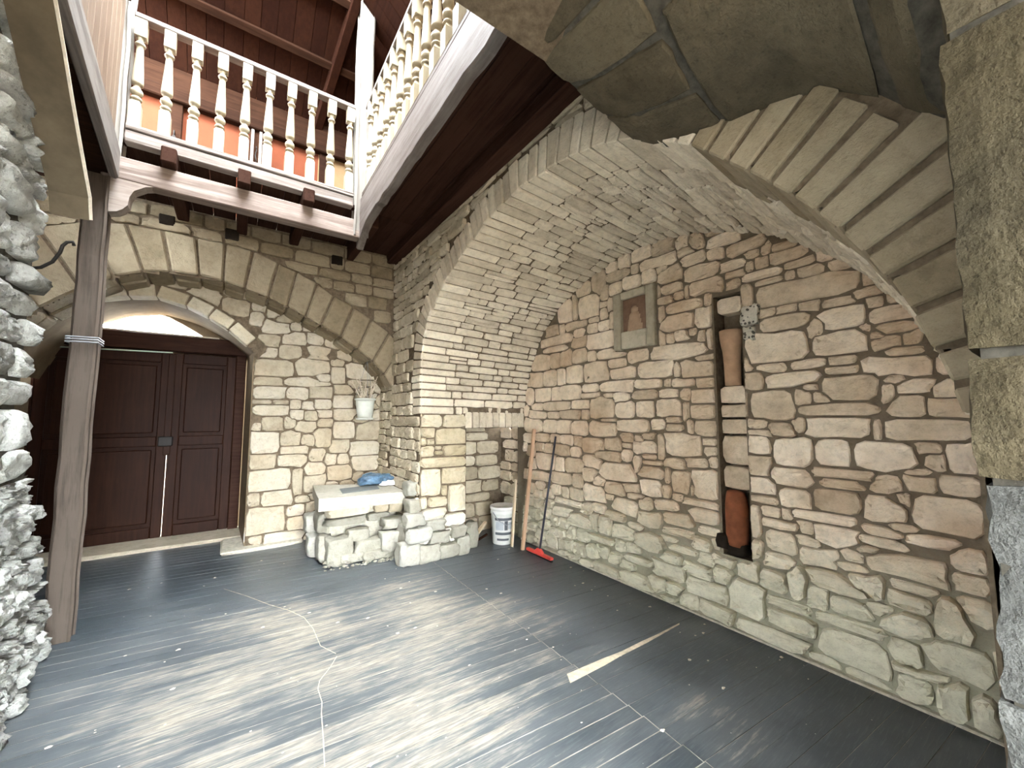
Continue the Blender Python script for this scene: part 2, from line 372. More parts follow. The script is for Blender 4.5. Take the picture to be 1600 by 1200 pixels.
# ------------------------------------------------------------------ masonry
def grow(rects, bounds, mask=None, joint=.012, res=.01, maxgrow=.05, fill=0, fillmin=.022, seed=1, fillmax=.045):
    """let the traced or coursed rectangles swell until they meet: a fitted rubble pattern. Returns outlines in wall metres."""
    rng = np.random.default_rng(seed)
    u0, u1, v0, v1 = bounds
    nu = max(2, int((u1 - u0) / res)); nv = max(2, int((v1 - v0) / res))
    us = u0 + (np.arange(nu) + .5) * (u1 - u0) / nu; vs = v0 + (np.arange(nv) + .5) * (v1 - v0) / nv
    U, V = np.meshgrid(us, vs)
    best = np.full(U.shape, 9.0); lab = np.full(U.shape, -1, int)
    rects = [list(r) for r in rects]
    def stamp(i):
        r = rects[i]; g = .3
        a0 = np.searchsorted(us, r[0] - g); a1 = np.searchsorted(us, r[2] + g)
        b0 = np.searchsorted(vs, r[1] - g); b1 = np.searchsorted(vs, r[3] + g)
        if a1 <= a0 or b1 <= b0: return
        uu = U[b0:b1, a0:a1]; vv = V[b0:b1, a0:a1]
        dx = np.maximum(r[0] - uu, uu - r[2]); dy = np.maximum(r[1] - vv, vv - r[3])
        d = np.hypot(np.maximum(dx, 0), np.maximum(dy, 0)) + np.minimum(np.maximum(dx, dy), 0)
        bb = best[b0:b1, a0:a1]; m = d < bb
        bb[m] = d[m]
        ll = lab[b0:b1, a0:a1]; ll[m] = np.where(d[m] < maxgrow, i, -1)
    for i in range(len(rects)): stamp(i)
    ok = np.ones(U.shape, bool) if mask is None else mask(U, V)
    for _ in range(fill):
        w = np.where(ok, best, -1)
        w[0, :] = w[-1, :] = w[:, 0] = w[:, -1] = -1
        k = int(np.argmax(w)); b = w.flat[k]
        if b < fillmin: break
        b = min(b, fillmax); cu = U.flat[k]; cv = V.flat[k]
        h = b * rng.uniform(.5, .75); l = b * rng.uniform(.8, 1.5)
        rects.append([cu - l, cv - h, cu + l, cv + h]); stamp(len(rects) - 1)
    lab[~ok] = -2
    per = [(-1, -1), (-.5, -1), (0, -1), (.5, -1), (1, -1), (1, -.4), (1, .4), (1, 1), (.5, 1), (0, 1), (-.5, 1), (-1, 1), (-1, .4), (-1, -.4)]
    per = np.array(per, float)
    R = np.array(rects)
    C = np.stack([(R[:, 0] + R[:, 2]) / 2, (R[:, 1] + R[:, 3]) / 2], 1)
    Hf = np.stack([(R[:, 2] - R[:, 0]) / 2, (R[:, 3] - R[:, 1]) / 2], 1)
    out = []
    ts = np.linspace(.1, 2.6, 80)
    for i in range(len(R)):
        D = per * Hf[i]
        pts = C[i] + D[:, None, :] * ts[None, :, None]
        iu = ((pts[..., 0] - u0) / (u1 - u0) * nu).astype(int); iv = ((pts[..., 1] - v0) / (v1 - v0) * nv).astype(int)
        inside = (iu >= 0) & (iu < nu) & (iv >= 0) & (iv < nv)
        l = np.where(inside, lab[np.clip(iv, 0, nv - 1), np.clip(iu, 0, nu - 1)], -3)
        bad = l != i
        first = np.where(bad.any(1), bad.argmax(1), len(ts) - 1)
        t = ts[np.maximum(first - 1, 0)]
        if (first <= 2).mean() > .4: continue
        p = C[i] + D * t[:, None]
        ln = np.linalg.norm(p - C[i], axis=1)
        # pull in by half the joint, square to the sides, and round the corners
        o = p - C[i]
        ext = np.abs(o).max(0) + 1e-6
        sh = np.maximum(.4, 1 - (joint / 2) / ext)
        o = o * sh
        corner = np.array([0, 4, 7, 11])
        o[corner] *= rng.uniform(.93, 1.0, (4, 1))
        o *= 1 + rng.normal(0, .012, (len(o), 1))
        out.append((C[i] + o, C[i], ext))
    return out

def stone_geo(poly, c, ext, mapf, hh, sink, rough, tilt, edge=.007):
    n = len(poly)
    o = poly - c
    def ring(e, d, jit=0.):
        s = np.maximum(.45, 1 - e / ext)
        q = c + o * s
        dd = np.full(n, d) + (q - c) @ tilt
        if jit: dd = dd + RNG.normal(0, jit, n)
        return q, dd
    e = min(edge, .3 * ext.min())
    rings = [ring(0, -sink), ring(0, hh * .5, rough * .5), ring(e, hh * .92, rough), ring(e + .38 * min(ext.min(), .12), hh, rough * 1.4)]
    q = np.concatenate([r[0] for r in rings] + [c[None]]); d = np.concatenate([r[1] for r in rings] + [[hh + RNG.normal(0, rough * 1.4)]])
    v = mapf(q[:, 0], q[:, 1], d)
    f = []
    for k in range(3):
        a = k * n; b = a + n
        for i in range(n):
            j = (i + 1) % n
            f.append((a + i, a + j, b + j, b + i))
    a = 3 * n
    for i in range(n): f.append((a + i, a + (i + 1) % n, 4 * n))
    return v, f

def stones(parent, polys, mapf, mat, h=(.012, .03), sink=.03, rough=.003, tilt=.05, name='stone', limit=290, edge=.007, matf=None, smooth='cap'):
    polys = sorted(polys, key=lambda p: -p[2][0] * p[2][1])
    rest_v, rest_f = [], []; nv = 0
    for k, (po, c, ext) in enumerate(polys):
        hh = RNG.uniform(*h); tl = RNG.normal(0, tilt, 2) * np.minimum(1, .06 / ext)
        v, f = stone_geo(po, c, ext, mapf, hh, sink, rough, tl, edge)
        if k < limit:
            mesh_obj(name, v, f, matf(c) if matf else mat, parent, smooth)
        else:
            rest_v.append(v); rest_f += [tuple(i + nv for i in q) for q in f]; nv += len(v)
    if rest_v:
        o = mesh_obj('small_' + name + '_filling', np.concatenate(rest_v), rest_f, mat, parent, 'cap')
        o['kind'] = 'stuff'

def courses(u0, u1, v0, v1, hr, lr, seed=0, jit=.12, along='u', split=.0):
    """coursed rubble: rows along u, every stone its own length"""
    rng = np.random.default_rng(seed); out = []
    v = v0
    while v < v1 - hr[0] * .5:
        hgt = rng.uniform(*hr); u = u0 - rng.uniform(0, lr[0])
        while u < u1:
            l = rng.uniform(*lr)
            if rng.random() < split and hgt > .07:
                m = v + hgt * rng.uniform(.4, .6)
                out.append([u + .008, v + .006, u + l - .008, m - .006]); out.append([u + .008, m + .006, u + l * rng.uniform(.6, 1) - .008, v + hgt - .006])
            else:
                j = hgt * jit
                out.append([u + .008, v + .006 + rng.uniform(0, j), u + l - .008, v + hgt - .006 - rng.uniform(0, j)])
            u += l
        v += hgt
    return out

def parse(txt): return [[int(q) / 1000 for q in w.split(',')] for w in txt.split()]
def interp_curve(pts, n=200, smooth=0):
    p = np.array(pts, float)
    s = np.concatenate([[0], np.cumsum(np.linalg.norm(np.diff(p, axis=0), axis=1))])
    t = np.linspace(0, s[-1], n)
    q = np.stack([np.interp(t, s, p[:, k]) for k in range(2)], 1)
    for _ in range(smooth):
        r = q.copy(); r[1:-1] = (q[:-2] + 2 * q[1:-1] + q[2:]) / 4; q = r
    s = np.concatenate([[0], np.cumsum(np.linalg.norm(np.diff(q, axis=0), axis=1))])
    return s, q
def grid_mesh(name, us, vs, mapf, mat, parent=None, mask=None, smooth=True):
    U, V = np.meshgrid(us, vs); nu, nv = len(us), len(vs)
    P = mapf(U.ravel(), V.ravel(), np.zeros(U.size))
    f = []
    for j in range(nv - 1):
        for i in range(nu - 1):
            if mask is not None and not mask((us[i] + us[i + 1]) / 2, (vs[j] + vs[j + 1]) / 2): continue
            a = j * nu + i; f.append((a, a + 1, a + nu + 1, a + nu))
    return mesh_obj(name, P, f, mat, parent, smooth)
TYMP = '''-1214,2244,-677,2393 -2966,2507,-2693,2762 -1307,1853,-956,2045 -2858,2170,-2504,2339 -2902,1852,-2592,2042 -2820,1485,-2535,1673 -3576,2300,-3080,2396 -3751,2041,-3464,2200 -1977,1196,-1678,1349 -3688,919,-3368,1059 -2108,1983,-1606,2069 -2223,1835,-1900,1969 -2848,1309,-2508,1435 -2686,918,-2313,1033 -3722,1670,-3449,1820 -3177,1855,-2937,2025 -1286,1486,-1046,1656 -3249,1678,-2972,1824 -3279,2536,-3084,2741 -951,83,-669,225 -3938,1325,-3606,1440 -1752,886,-1560,1083 -895,1607,-623,1745 -2770,2725,-2604,2949 -3554,1569,-3126,1655 -1983,2202,-1695,2329 -1820,1801,-1546,1933 -3550,1847,-3337,2012 -2667,1741,-2288,1826 -2194,2799,-1836,2887 -2059,1500,-1827,1637 -918,1874,-663,1999 -2472,1361,-2153,1460 -2936,679,-2668,793 -527,943,-296,1072 -3773,1850,-3581,2006 -3210,919,-2963,1039 -2701,2060,-2374,2150 -1463,174,-1275,329 -3450,780,-3107,863 -3325,1312,-3114,1446 -738,1216,-508,1337 -3088,1305,-2865,1426 -968,1391,-679,1484 -612,1380,-327,1471 -3566,1321,-3353,1444 -2918,1168,-2670,1270 -1763,2593,-1492,2685 -1989,2624,-1784,2745 -689,1721,-436,1818 -3066,2066,-2864,2188 -1148,1196,-976,1339 -3279,1483,-2968,1559 -3400,1083,-3151,1176 -2543,1853,-2284,1941 -1727,2458,-1454,2541 -3516,2413,-3293,2514 -2303,391,-2030,473 -1919,890,-1777,1048 -1190,2077,-946,2168 -3261,2052,-3101,2190 -2536,634,-2287,721 -851,2032,-666,2149 -2056,2897,-1842,2998 -1463,26,-1047,78 -735,666,-424,734 -2337,1997,-2133,2100 -3420,1677,-3269,1816 -2233,823,-2035,929 -3434,2054,-3289,2199 -1939,2355,-1628,2422 -2123,200,-1854,278 -2474,1490,-2301,1610 -3186,2440,-2856,2503 -1741,1596,-1554,1707 -2378,2682,-2189,2791 -2579,2817,-2309,2892 -3100,1576,-2859,1660 -2257,1500,-2095,1624 -957,948,-765,1051 -3317,1850,-3197,2015 -1672,2176,-1555,2344 -3148,640,-2954,741 -1564,2782,-1325,2863 -3145,402,-2827,464 -2468,29,-2166,93 -1750,1484,-1559,1584 -2291,1182,-2074,1270 -1197,1709,-890,1770 -1715,1348,-1557,1466 -2568,406,-2317,480 -1013,1514,-650,1565 -2633,1183,-2448,1283 -2988,2765,-2819,2873 -3547,2240,-3191,2290 -996,490,-731,557 -2257,985,-2009,1056 -2733,408,-2583,525 -916,1208,-786,1342 -968,749,-764,835 -2268,2915,-2069,3003 -1368,1690,-1219,1806 -3818,1481,-3518,1539 -2280,1744,-2013,1809 -2252,586,-2043,668 -2657,777,-2435,852 -495,11,-393,173 -1199,1068,-981,1143 -3063,2252,-2875,2339 -2594,1965,-2377,2040 -3081,769,-2951,894 -2739,1094,-2463,1153 -1406,2681,-1159,2747 -2548,2664,-2407,2775 -496,255,-320,342 -3357,910,-3237,1037 -2277,1655,-2048,1721 -1803,176,-1548,235 -2900,1000,-2701,1076 -3266,1206,-3083,1289 -1362,983,-1188,1070 -2694,2330,-2559,2442 -1352,1099,-1214,1208 -2163,2678,-2039,2798 -2841,2336,-2711,2448 -3761,777,-3469,827 -3686,1214,-3483,1285 -1136,2533,-946,2609 -2932,866,-2788,965 -2423,2886,-2301,3004 -3063,2543,-3002,2774 -1999,645,-1778,708 -1239,633,-1083,722 -1252,183,-1004,237 -1896,1734,-1705,1804 -3400,434,-3129,483 -1136,923,-988,1012 -1360,682,-1290,868 -1698,1712,-1545,1797 -982,2369,-839,2459 -1352,1262,-1220,1357 -3859,1668,-3775,1815 -1703,38,-1478,93 -3045,2325,-2912,2417 -3507,1482,-3307,1543 -1774,2723,-1583,2787 -822,2359,-688,2450 -2775,24,-2484,66 -570,1507,-448,1605 -707,937,-561,1020 -809,504,-673,591 -1340,2262,-1272,2435 -1968,2540,-1792,2606 -1755,709,-1591,779 -1030,343,-922,448 -1563,2695,-1448,2794 -2571,2516,-2488,2652 -3550,1092,-3410,1174 -2087,733,-1911,797 -2677,2453,-2590,2580 -1033,613,-865,678 -2035,1656,-1858,1718 -914,363,-738,424 -3346,568,-2985,598 -3454,1218,-3284,1282 -645,2036,-470,2096 -2260,698,-2143,786 -434,1506,-315,1593 -2529,1647,-2374,1714 -2651,2652,-2571,2782 -626,57,-502,139 -2839,2443,-2702,2515 -458,437,-379,561 -2548,2339,-2493,2519 -3074,1208,-2958,1291 -2059,1135,-2004,1309 -957,1140,-676,1174 -2915,1755,-2739,1809 -2847,2060,-2761,2169 -1249,1805,-1076,1859 -1994,1084,-1815,1136 -3744,1581,-3594,1641 -2307,1003,-2231,1122 -1100,382,-1034,517 -2396,228,-2124,261 -1048,1813,-856,1859 -1082,868,-794,898 -1699,2846,-1586,2922 -3283,2410,-3205,2521 -1312,2462,-1075,2498 -666,375,-523,435 -380,1238,-307,1351 -2584,2907,-2452,2970 -2414,823,-2259,876 -2438,1264,-2326,1336 -974,288,-702,318 -3938,1210,-3799,1269 -1803,1111,-1640,1161 -2828,303,-2560,333 -3687,1104,-3579,1178 -1044,1572,-950,1657 -2016,2305,-1953,2430 -1347,1413,-1226,1477 -1596,2026,-1544,2175 -1833,819,-1579,849 -546,1620,-423,1681 -374,42,-304,151 -1818,306,-1639,348 -860,1746,-716,1798 -653,505,-500,554 -549,1120,-434,1184 -1127,2603,-984,2655 -2810,410,-2749,530 -1370,567,-1272,641 -645,203,-547,275 -1259,281,-1025,311 -2014,554,-1782,584 -1364,1814,-1289,1906 -1687,1926,-1532,1970 -1118,2179,-1000,2234 -2023,2113,-1960,2216 -1960,434,-1743,464 -1828,1635,-1749,1716 -2951,1483,-2861,1555 -2013,2458,-1877,2505 -2932,1691,-2719,1721 -844,1807,-724,1859 -1261,777,-1052,807 -1471,2592,-1296,2628 -2216,1085,-2016,1116 -416,1595,-310,1653 -2289,2812,-2208,2887 -2676,1445,-2498,1479 -1436,2436,-1344,2502 -637,1884,-524,1937 -417,1128,-301,1181 -983,2174,-873,2228 -1858,2135,-1761,2196 -600,1962,-484,2012 -2604,555,-2442,591 -1830,2892,-1737,2953 -858,2164,-711,2203 -650,166,-460,196 -1245,537,-1117,582 -1364,920,-1175,950 -2022,836,-1956,922 -1814,1491,-1763,1603 -1656,1278,-1544,1328 -670,1100,-569,1155 -942,1999,-872,2077 -1642,1207,-1547,1264 -1051,2474,-897,2509 -2107,1410,-1995,1458 -3240,636,-3175,716 -760,792,-590,822 -916,617,-747,647 -1350,1374,-1188,1406 -1809,2821,-1689,2863 -1887,1821,-1833,1914 -1225,2406,-1071,2438 -1221,2184,-1124,2235 -1221,2534,-1149,2603 -701,2194,-590,2239 -383,756,-303,817 -2683,2577,-2594,2631 -560,840,-404,870 -571,1831,-448,1869 -718,841,-577,874 -1186,2617,-1129,2699 -909,1079,-758,1109 -1254,843,-1160,891 -2635,1673,-2537,1719 -937,1589,-855,1644 -2369,773,-2221,803 -1661,2077,-1613,2170 -1996,947,-1961,1074 -1036,27,-905,61 -828,664,-745,717 -861,2458,-799,2528 -1434,2517,-1307,2551 -620,1591,-564,1665 -393,673,-308,722 -1947,2128,-1880,2189 -1612,1120,-1550,1186 -732,414,-645,460 -2014,2745,-1927,2791 -1602,2345,-1564,2447 -1769,1358,-1733,1466 -1684,623,-1556,653 -618,577,-491,607 -2203,1132,-2081,1163 -1051,775,-978,825 -1285,2628,-1203,2672 -835,24,-713,54 -661,2259,-608,2328 -1959,1388,-1850,1420 -451,1234,-401,1301 -495,1310,-414,1351 -1784,889,-1734,955 -1059,706,-961,739 -1053,1419,-996,1475 -1050,2393,-1001,2458 -1962,1463,-1856,1493 -1935,828,-1852,865 -1861,2475,-1781,2513 -647,2120,-589,2171 -978,1663,-912,1707 -2434,1224,-2338,1254 -2016,478,-1921,508 -595,1687,-525,1728 -1759,2453,-1730,2549 -2359,507,-2269,537 -2020,2528,-1992,2620 -510,1888,-459,1938 -2198,1311,-2112,1341 -2284,1274,-2211,1309 -1740,2159,-1675,2197 -770,729,-688,759 -543,1188,-462,1218 -2640,720,-2562,750 -658,1386,-630,1464 -606,882,-533,912 -1961,1748,-1923,1804 -569,1021,-535,1080 -1139,841,-1102,892 -1338,1492,-1328,1666 -1289,2537,-1259,2594 -689,1984,-652,2029 -647,1940,-594,1970'''
INNER = '''189,2209,400,2311 415,2204,639,2359 196,1985,570,2155 595,2049,993,2200 205,1868,467,1947 474,1886,999,1947 210,1709,505,1845 511,1716,748,1833 765,1722,1017,1869 207,1645,360,1685 380,1644,540,1682 209,1513,545,1626 560,1588,674,1686 682,1582,821,1664 828,1592,1009,1705 565,1451,713,1575 720,1450,872,1556 208,1335,272,1419 276,1331,489,1477 504,1377,627,1477 636,1324,842,1427 194,1067,457,1302 469,1142,680,1295 698,1147,849,1240 475,1039,751,1138 854,1140,1025,1323 1047,1052,1248,1191 176,878,434,1047 448,905,733,1032 767,763,955,890 154,614,592,876 616,551,725,828 1023,696,1297,846 738,561,974,769 175,460,300,635 302,431,621,633 173,144,558,454 568,293,757,426 773,274,892,436 573,129,874,295 343,2,768,144 1003,1939,1170,2129 863,1918,998,2028 1187,2003,1615,2169 703,2237,1036,2312 1060,1795,1250,1894 1052,1608,1281,1762 1058,1448,1312,1579 1339,1196,1692,1394 1063,1208,1319,1423 1270,978,1643,1156 1301,814,1648,970'''
JAMB = '''1443,1270,1788,1367 1817,1186,2174,1353 1528,1177,1701,1271 1488,1062,1807,1173 1896,1048,2176,1176 1504,972,1619,1073 1638,933,2169,1058 1535,644,1874,938 1884,760,2171,939 1964,447,2174,738 1887,628,1950,745 1555,506,1728,660 1740,518,1952,639 1503,380,1954,523 1519,285,1619,417 1630,253,1895,401 1907,280,2160,455 1536,104,1897,286 1909,112,2162,305'''
# ================================================================== THE SETTING
XP, XT = 1.65, 2.97             # front plane of the vaulted recess, and its end wall

# ---- floor: painted boards over a pale bed
floor = box('floor', -2.0, 3.2, -1.3, 6.6, -.12, -.002, M['floor_gap'])
tag(floor, 'worn dark blue-grey painted board floor of the courtyard', 'floor', 'structure')
ang = math.radians(-5.0); dx, dy = math.cos(ang), math.sin(ang)
def plank(c0, c1, off, w):
    """board from along-distance c0 to c1, at cross-distance off"""
    nx, ny = -dy, dx
    P = [(c0, off), (c1, off), (c1, off + w), (c0, off + w)]
    q = [(a * dx + b * nx, a * dy + b * ny) for a, b in P]
    return q
def clip_poly(q, x0, x1, y0, y1):
    for ax, lim, sgn in ((0, x0, 1), (0, x1, -1), (1, y0, 1), (1, y1, -1)):
        r = []
        for i in range(len(q)):
            a, b = q[i], q[(i + 1) % len(q)]
            ia = sgn * (a[ax] - lim) >= 0; ib = sgn * (b[ax] - lim) >= 0
            if ia: r.append(a)
            if ia != ib:
                t = (lim - a[ax]) / (b[ax] - a[ax]); r.append((a[0] + t * (b[0] - a[0]), a[1] + t * (b[1] - a[1])))
        q = r
        if len(q) < 3: return []
    return q
off = -1.2
while off < 6.4:
    w = random.uniform(.088, .112)
    jx = 1.405 + (4.0 - off) * .085
    cuts = [(-2.0, jx), (jx + .006, 3.5)]
    for a, b in cuts:
        q = clip_poly(plank(a, b, off, w - (.0055 if a < 0 else .0022)), -1.85, 2.985, -1.25, 6.1)
        if len(q) > 2:
            zt = random.uniform(-.0012, .0008); n = len(q)
            v = [(x, y, -.02) for x, y in q] + [(x, y, zt) for x, y in q]
            f = [tuple(range(n, 2 * n))] + [(i, (i + 1) % n, n + (i + 1) % n, n + i) for i in range(n)]
            mesh_obj('floor_board', v, f, M['floor'], floor)
    off += w
# bare wood strip, and the thin curving pale scratch
q = [(1.62, 1.735), (1.9, 1.732), (2.05, 1.738), (2.3, 1.733), (2.5, 1.738), (2.7, 1.742), (2.72, 1.755), (2.45, 1.757), (2.3, 1.766), (2.1, 1.768), (1.95, 1.785), (1.66, 1.805)]
o = mesh_obj('bare_strip', [(x, y, .0013) for x, y in q], [tuple(range(len(q)))], M['bare'], floor)
tag(o, 'bare pale strip where the paint is worn off')
def ribbon(name, pts, w, z, mat, parent):
    v, f = [], []
    for i, (x, y) in enumerate(pts):
        a = pts[max(i - 1, 0)]; b = pts[min(i + 1, len(pts) - 1)]
        d = Vector((b[0] - a[0], b[1] - a[1], 0)).normalized(); n = Vector((-d.y, d.x, 0)) * w / 2
        v += [(x + n.x, y + n.y, z), (x - n.x, y - n.y, z)]
        if i: f.append((2 * i - 2, 2 * i - 1, 2 * i + 1, 2 * i))
    return mesh_obj(name, v, f, mat, parent)
ribbon('scratch', [(.0, 4.36), (.16, 4.08), (.3, 3.8), (.42, 3.6), (.5, 3.41), (.53, 3.2), (.535, 2.94), (.6, 2.79)], .0045, .0016, M['bare'], floor)
ribbon('scratch', [(.60, 2.76), (.54, 2.66), (.47, 2.57), (.45, 2.5), (.45, 2.38), (.433, 2.29), (.41, 2.1), (.389, 1.95)], .0045, .0016, M['bare'], floor)
rr = random.Random(4)
gv, gf = [], []
for k in range(150):
    x = rr.uniform(-.7, 2.9); y = rr.uniform(.9, 5.2); r = rr.choice([.003, .004, .005, .007, .011]); n = len(gv)
    for j in range(5):
        a = j * 1.257 + rr.random(); gv.append((x + r * math.cos(a) * 1.4, y + r * math.sin(a), .0022))
    gv.append((x, y, .0022 + r * .5)); gf += [(n + j, n + (j + 1) % 5, n + 5) for j in range(5)]
o = mesh_obj('grit', gv, gf, M['plaster_edge'], floor); o['kind'] = 'stuff'
# pale mortar bead where the floor meets the stone
bead = box('trim_1', 2.935, 2.98, .2, 4.0, -.005, .012, M['mortar_light'], None, .006)
tag(bead, 'pale mortar bead between the floor and the niche wall', 'trim', 'structure')

# ---- end wall of the recess (the big rubble wall on the right)
CH = (-1.542, .50, -1.343, 2.405)          # chase with the clay pipes
def map_t(u, v, d): return np.stack([XT - np.asarray(d, float), -np.asarray(u, float), np.asarray(v, float)], 1)
us = [-4.1, CH[0], CH[2], .1]; vs = [-.05, CH[1], CH[3], 3.3]
wall_r = grid_mesh('wall_right', us, vs, map_t, M['mortar_t'], None, lambda u, v: not (CH[0] < u < CH[2] and CH[1] < v < CH[3]), False)
tag(wall_r, 'warm rubble stone wall at the back of the vaulted recess', 'wall', 'structure')
D = .16
bm = bmesh.new()
y0, y1, z0, z1 = -CH[2], -CH[0], CH[1], CH[3]
for f in ([(XT + D, y0, z0), (XT + D, y1, z0), (XT + D, y1, z1), (XT + D, y0, z1)], [(XT, y0, z0), (XT, y1, z0), (XT + D, y1, z0), (XT + D, y0, z0)],
          [(XT, y0, z1), (XT, y1, z1), (XT + D, y1, z1), (XT + D, y0, z1)], [(XT, y0, z0), (XT, y0, z1), (XT + D, y0, z1), (XT + D, y0, z0)],
          [(XT, y1, z0), (XT, y1, z1), (XT + D, y1, z1), (XT + D, y1, z0)]):
    bm.faces.new([bm.verts.new(p) for p in f])
tag(bm_obj('pipe_chase', bm, M['mortar'], wall_r), 'narrow upright chase cut into the wall')
T_CURVE = [(3.95, 1.36), (3.95, 1.5), (3.90, 1.8), (3.82, 2.05), (3.57, 2.48), (3.23, 2.75), (2.81, 2.93), (2.43, 3.02), (2.12, 3.03), (1.84, 3.01), (1.54, 2.94), (1.40, 2.88), (1.11, 2.75), (1.0, 2.67), (.88, 2.56), (.68, 2.38), (.59, 2.26), (.46, 2.07), (.32, 1.76), (.26, 1.5)]
F_CURVE = [(4.05, 1.36), (4.06, 1.6), (4.06, 2.1), (4.02, 2.33), (3.88, 2.54), (3.50, 2.80), (3.18, 2.95), (2.68, 3.12), (2.24, 3.18), (1.85, 3.15), (1.47, 3.06), (1.25, 2.97), (.93, 2.76), (.76, 2.58), (.55, 2.34), (.41, 2.15), (.31, 1.98), (.25, 1.83), (.19, 1.64), (.16, 1.5)]
sF, qF = interp_curve(F_CURVE, 240, 6)
sT, qT = interp_curve(T_CURVE, 240, 6)
LF = sF[-1]
def under_T(u, v):
    y = -u
    yy = qT[:, 0][::-1]; zz = qT[:, 1][::-1]
    # region below the curve, left and right limits from the springers
    z = np.interp(y, np.maximum.accumulate(yy), zz, left=-1, right=-1)
    return (v < z + .01) | ((v < 1.45) & (y > .2) & (y < 3.96))
RES = [(-2.492, 2.10, -2.025, 2.665), (CH[0] - .012, CH[1] - .01, CH[2] + .012, CH[3] + .02)]
def mask_t(U, V):
    m = under_T(U, V) & (V > .012)
    for a, b, c, d in RES: m &= ~((U > a) & (U < c) & (V > b) & (V < d))
    return m
TY = parse(TYMP)
polys = grow(TY, (-3.97, -.18, 0, 3.08), mask_t, .012, .008, .05, 90, .02, 3)
low = [p for p in polys if p[1][1] < .62]; high = [p for p in polys if p[1][1] >= .62]
area = lambda p: p[2][0] * p[2][1]
keep = sorted(polys, key=area, reverse=True)[:290]; kid = set(id(p) for p in keep)
rest = [p for p in polys if id(p) not in kid]
stones(wall_r, [p for p in keep if p[1][1] >= .62], map_t, M['tymp'], (.012, .034), .02, .0035, .05)
stones(wall_r, [p for p in keep if p[1][1] < .62], map_t, M['tymp'], (.02, .055), .02, .007, .08)
stones(wall_r, rest, map_t, M['tymp'], (.008, .025), .02, .003, .05, limit=0)
# stones inside the chase
map_ch = lambda u, v, d: map_t(u, v, np.asarray(d) - .055)
ch = [[-1.534, 1.60, -1.352, 1.70], [-1.534, 1.49, -1.352, 1.585], [-1.53, 1.37, -1.352, 1.475], [-1.525, 1.15, -1.355, 1.355], [-1.52, .99, -1.355, 1.13], [-1.535, 2.29, -1.36, 2.38]]
stones(wall_r, grow(ch, (-1.542, -1.343, .9, 2.4), None, .016, .006, .03), map_ch, M['tymp'], (.01, .025), .12, .003)

# ---- barrel vault of the recess
def map_v(s, x, d):
    s = np.asarray(s, float); x = np.asarray(x, float); d = np.asarray(d, float)
    k = s / LF
    f = np.stack([np.interp(s, sF, qF[:, 0]), np.interp(s, sF, qF[:, 1])], 1)
    t = np.stack([np.interp(k * sT[-1], sT, qT[:, 0]), np.interp(k * sT[-1], sT, qT[:, 1])], 1)
    w = ((x - XP) / (XT - XP))[:, None]
    p = f * (1 - w) + t * w
    e = .03
    fa = np.stack([np.interp(s - e, sF, qF[:, 0]), np.interp(s - e, sF, qF[:, 1])], 1)
    fb = np.stack([np.interp(s + e, sF, qF[:, 0]), np.interp(s + e, sF, qF[:, 1])], 1)
    tg = fb - fa; tg /= np.linalg.norm(tg, axis=1)[:, None] + 1e-9
    nrm = np.stack([-tg[:, 1], tg[:, 0]], 1)      # towards the inside of the vault
    p = p + nrm * d[:, None]
    return np.stack([x, p[:, 0], p[:, 1]], 1)
vault = grid_mesh('ceiling', np.linspace(0, LF, 90), np.linspace(XP + .01, XT + .04, 10), map_v, M['mortar'])
tag(vault, 'stone barrel vault over the recess on the right', 'vault', 'structure')
# courses: every voussoir of the front arch starts a course
rv = random.Random(5)
s = .16; rects = []; VOU = []
while s < LF - .05:
    y = np.interp(s, sF, qF[:, 0])
    th = rv.uniform(.074, .096) if s < 1.55 else rv.uniform(.088, .118)
    if y < .95: th = rv.uniform(.10, .13)
    ln = rv.uniform(.24, .42) if y > .9 else rv.uniform(.3, .5)
    VOU.append((s, min(s + th, LF), XP + ln))
    x = XP + ln
    while x < XT - .03:
        l = rv.uniform(.12, .40) if th > .08 else rv.uniform(.1, .32)
        if XT - (x + l) < .09: l = XT - x
        if s + th < .30 and x + l > 2.16: break
        j = rv.uniform(0, .012)
        if rv.random() < .14 and th > .085:
            rects.append([s + .004, x + .006, s + th * .5 - .004, x + l - .006]); rects.append([s + th * .5 + .004, x + .006, s + th - .004, x + l - .006])
        else: rects.append([s + .004 + j * .5, x + .006, s + th - .004, x + l - .006])
        x += l
    s += th
def mask_v(U, V):
    m = (U > .005) & (U < LF) & (V < XT - .004)
    for a, b, c in VOU: m &= ~((U >= a) & (U < b) & (V < c - .004))
    m &= ~((U < .172) & (V > 2.155)) & ~((U < .16) & (V < 2.0))
    return m
pv = grow(rects, (0, LF, XP, XT), mask_v, .013, .006, .035, 20, .025, 6)
stones(vault, pv, map_v, M['vault'], (.008, .026), .025, .003, .06, limit=292)
# flat arch of bricks on edge over the small opening in the jamb
for k in range(9):
    a = 2.165 + k * .088
    pl = grow([[.015, a + .006, .178, a + .08]], (0, .2, a, a + .088), None, .012, .006, .02)
    stones(vault, pl, map_v, M['vault'], (.01, .022), .03, .002, .05, name='arch_brick')

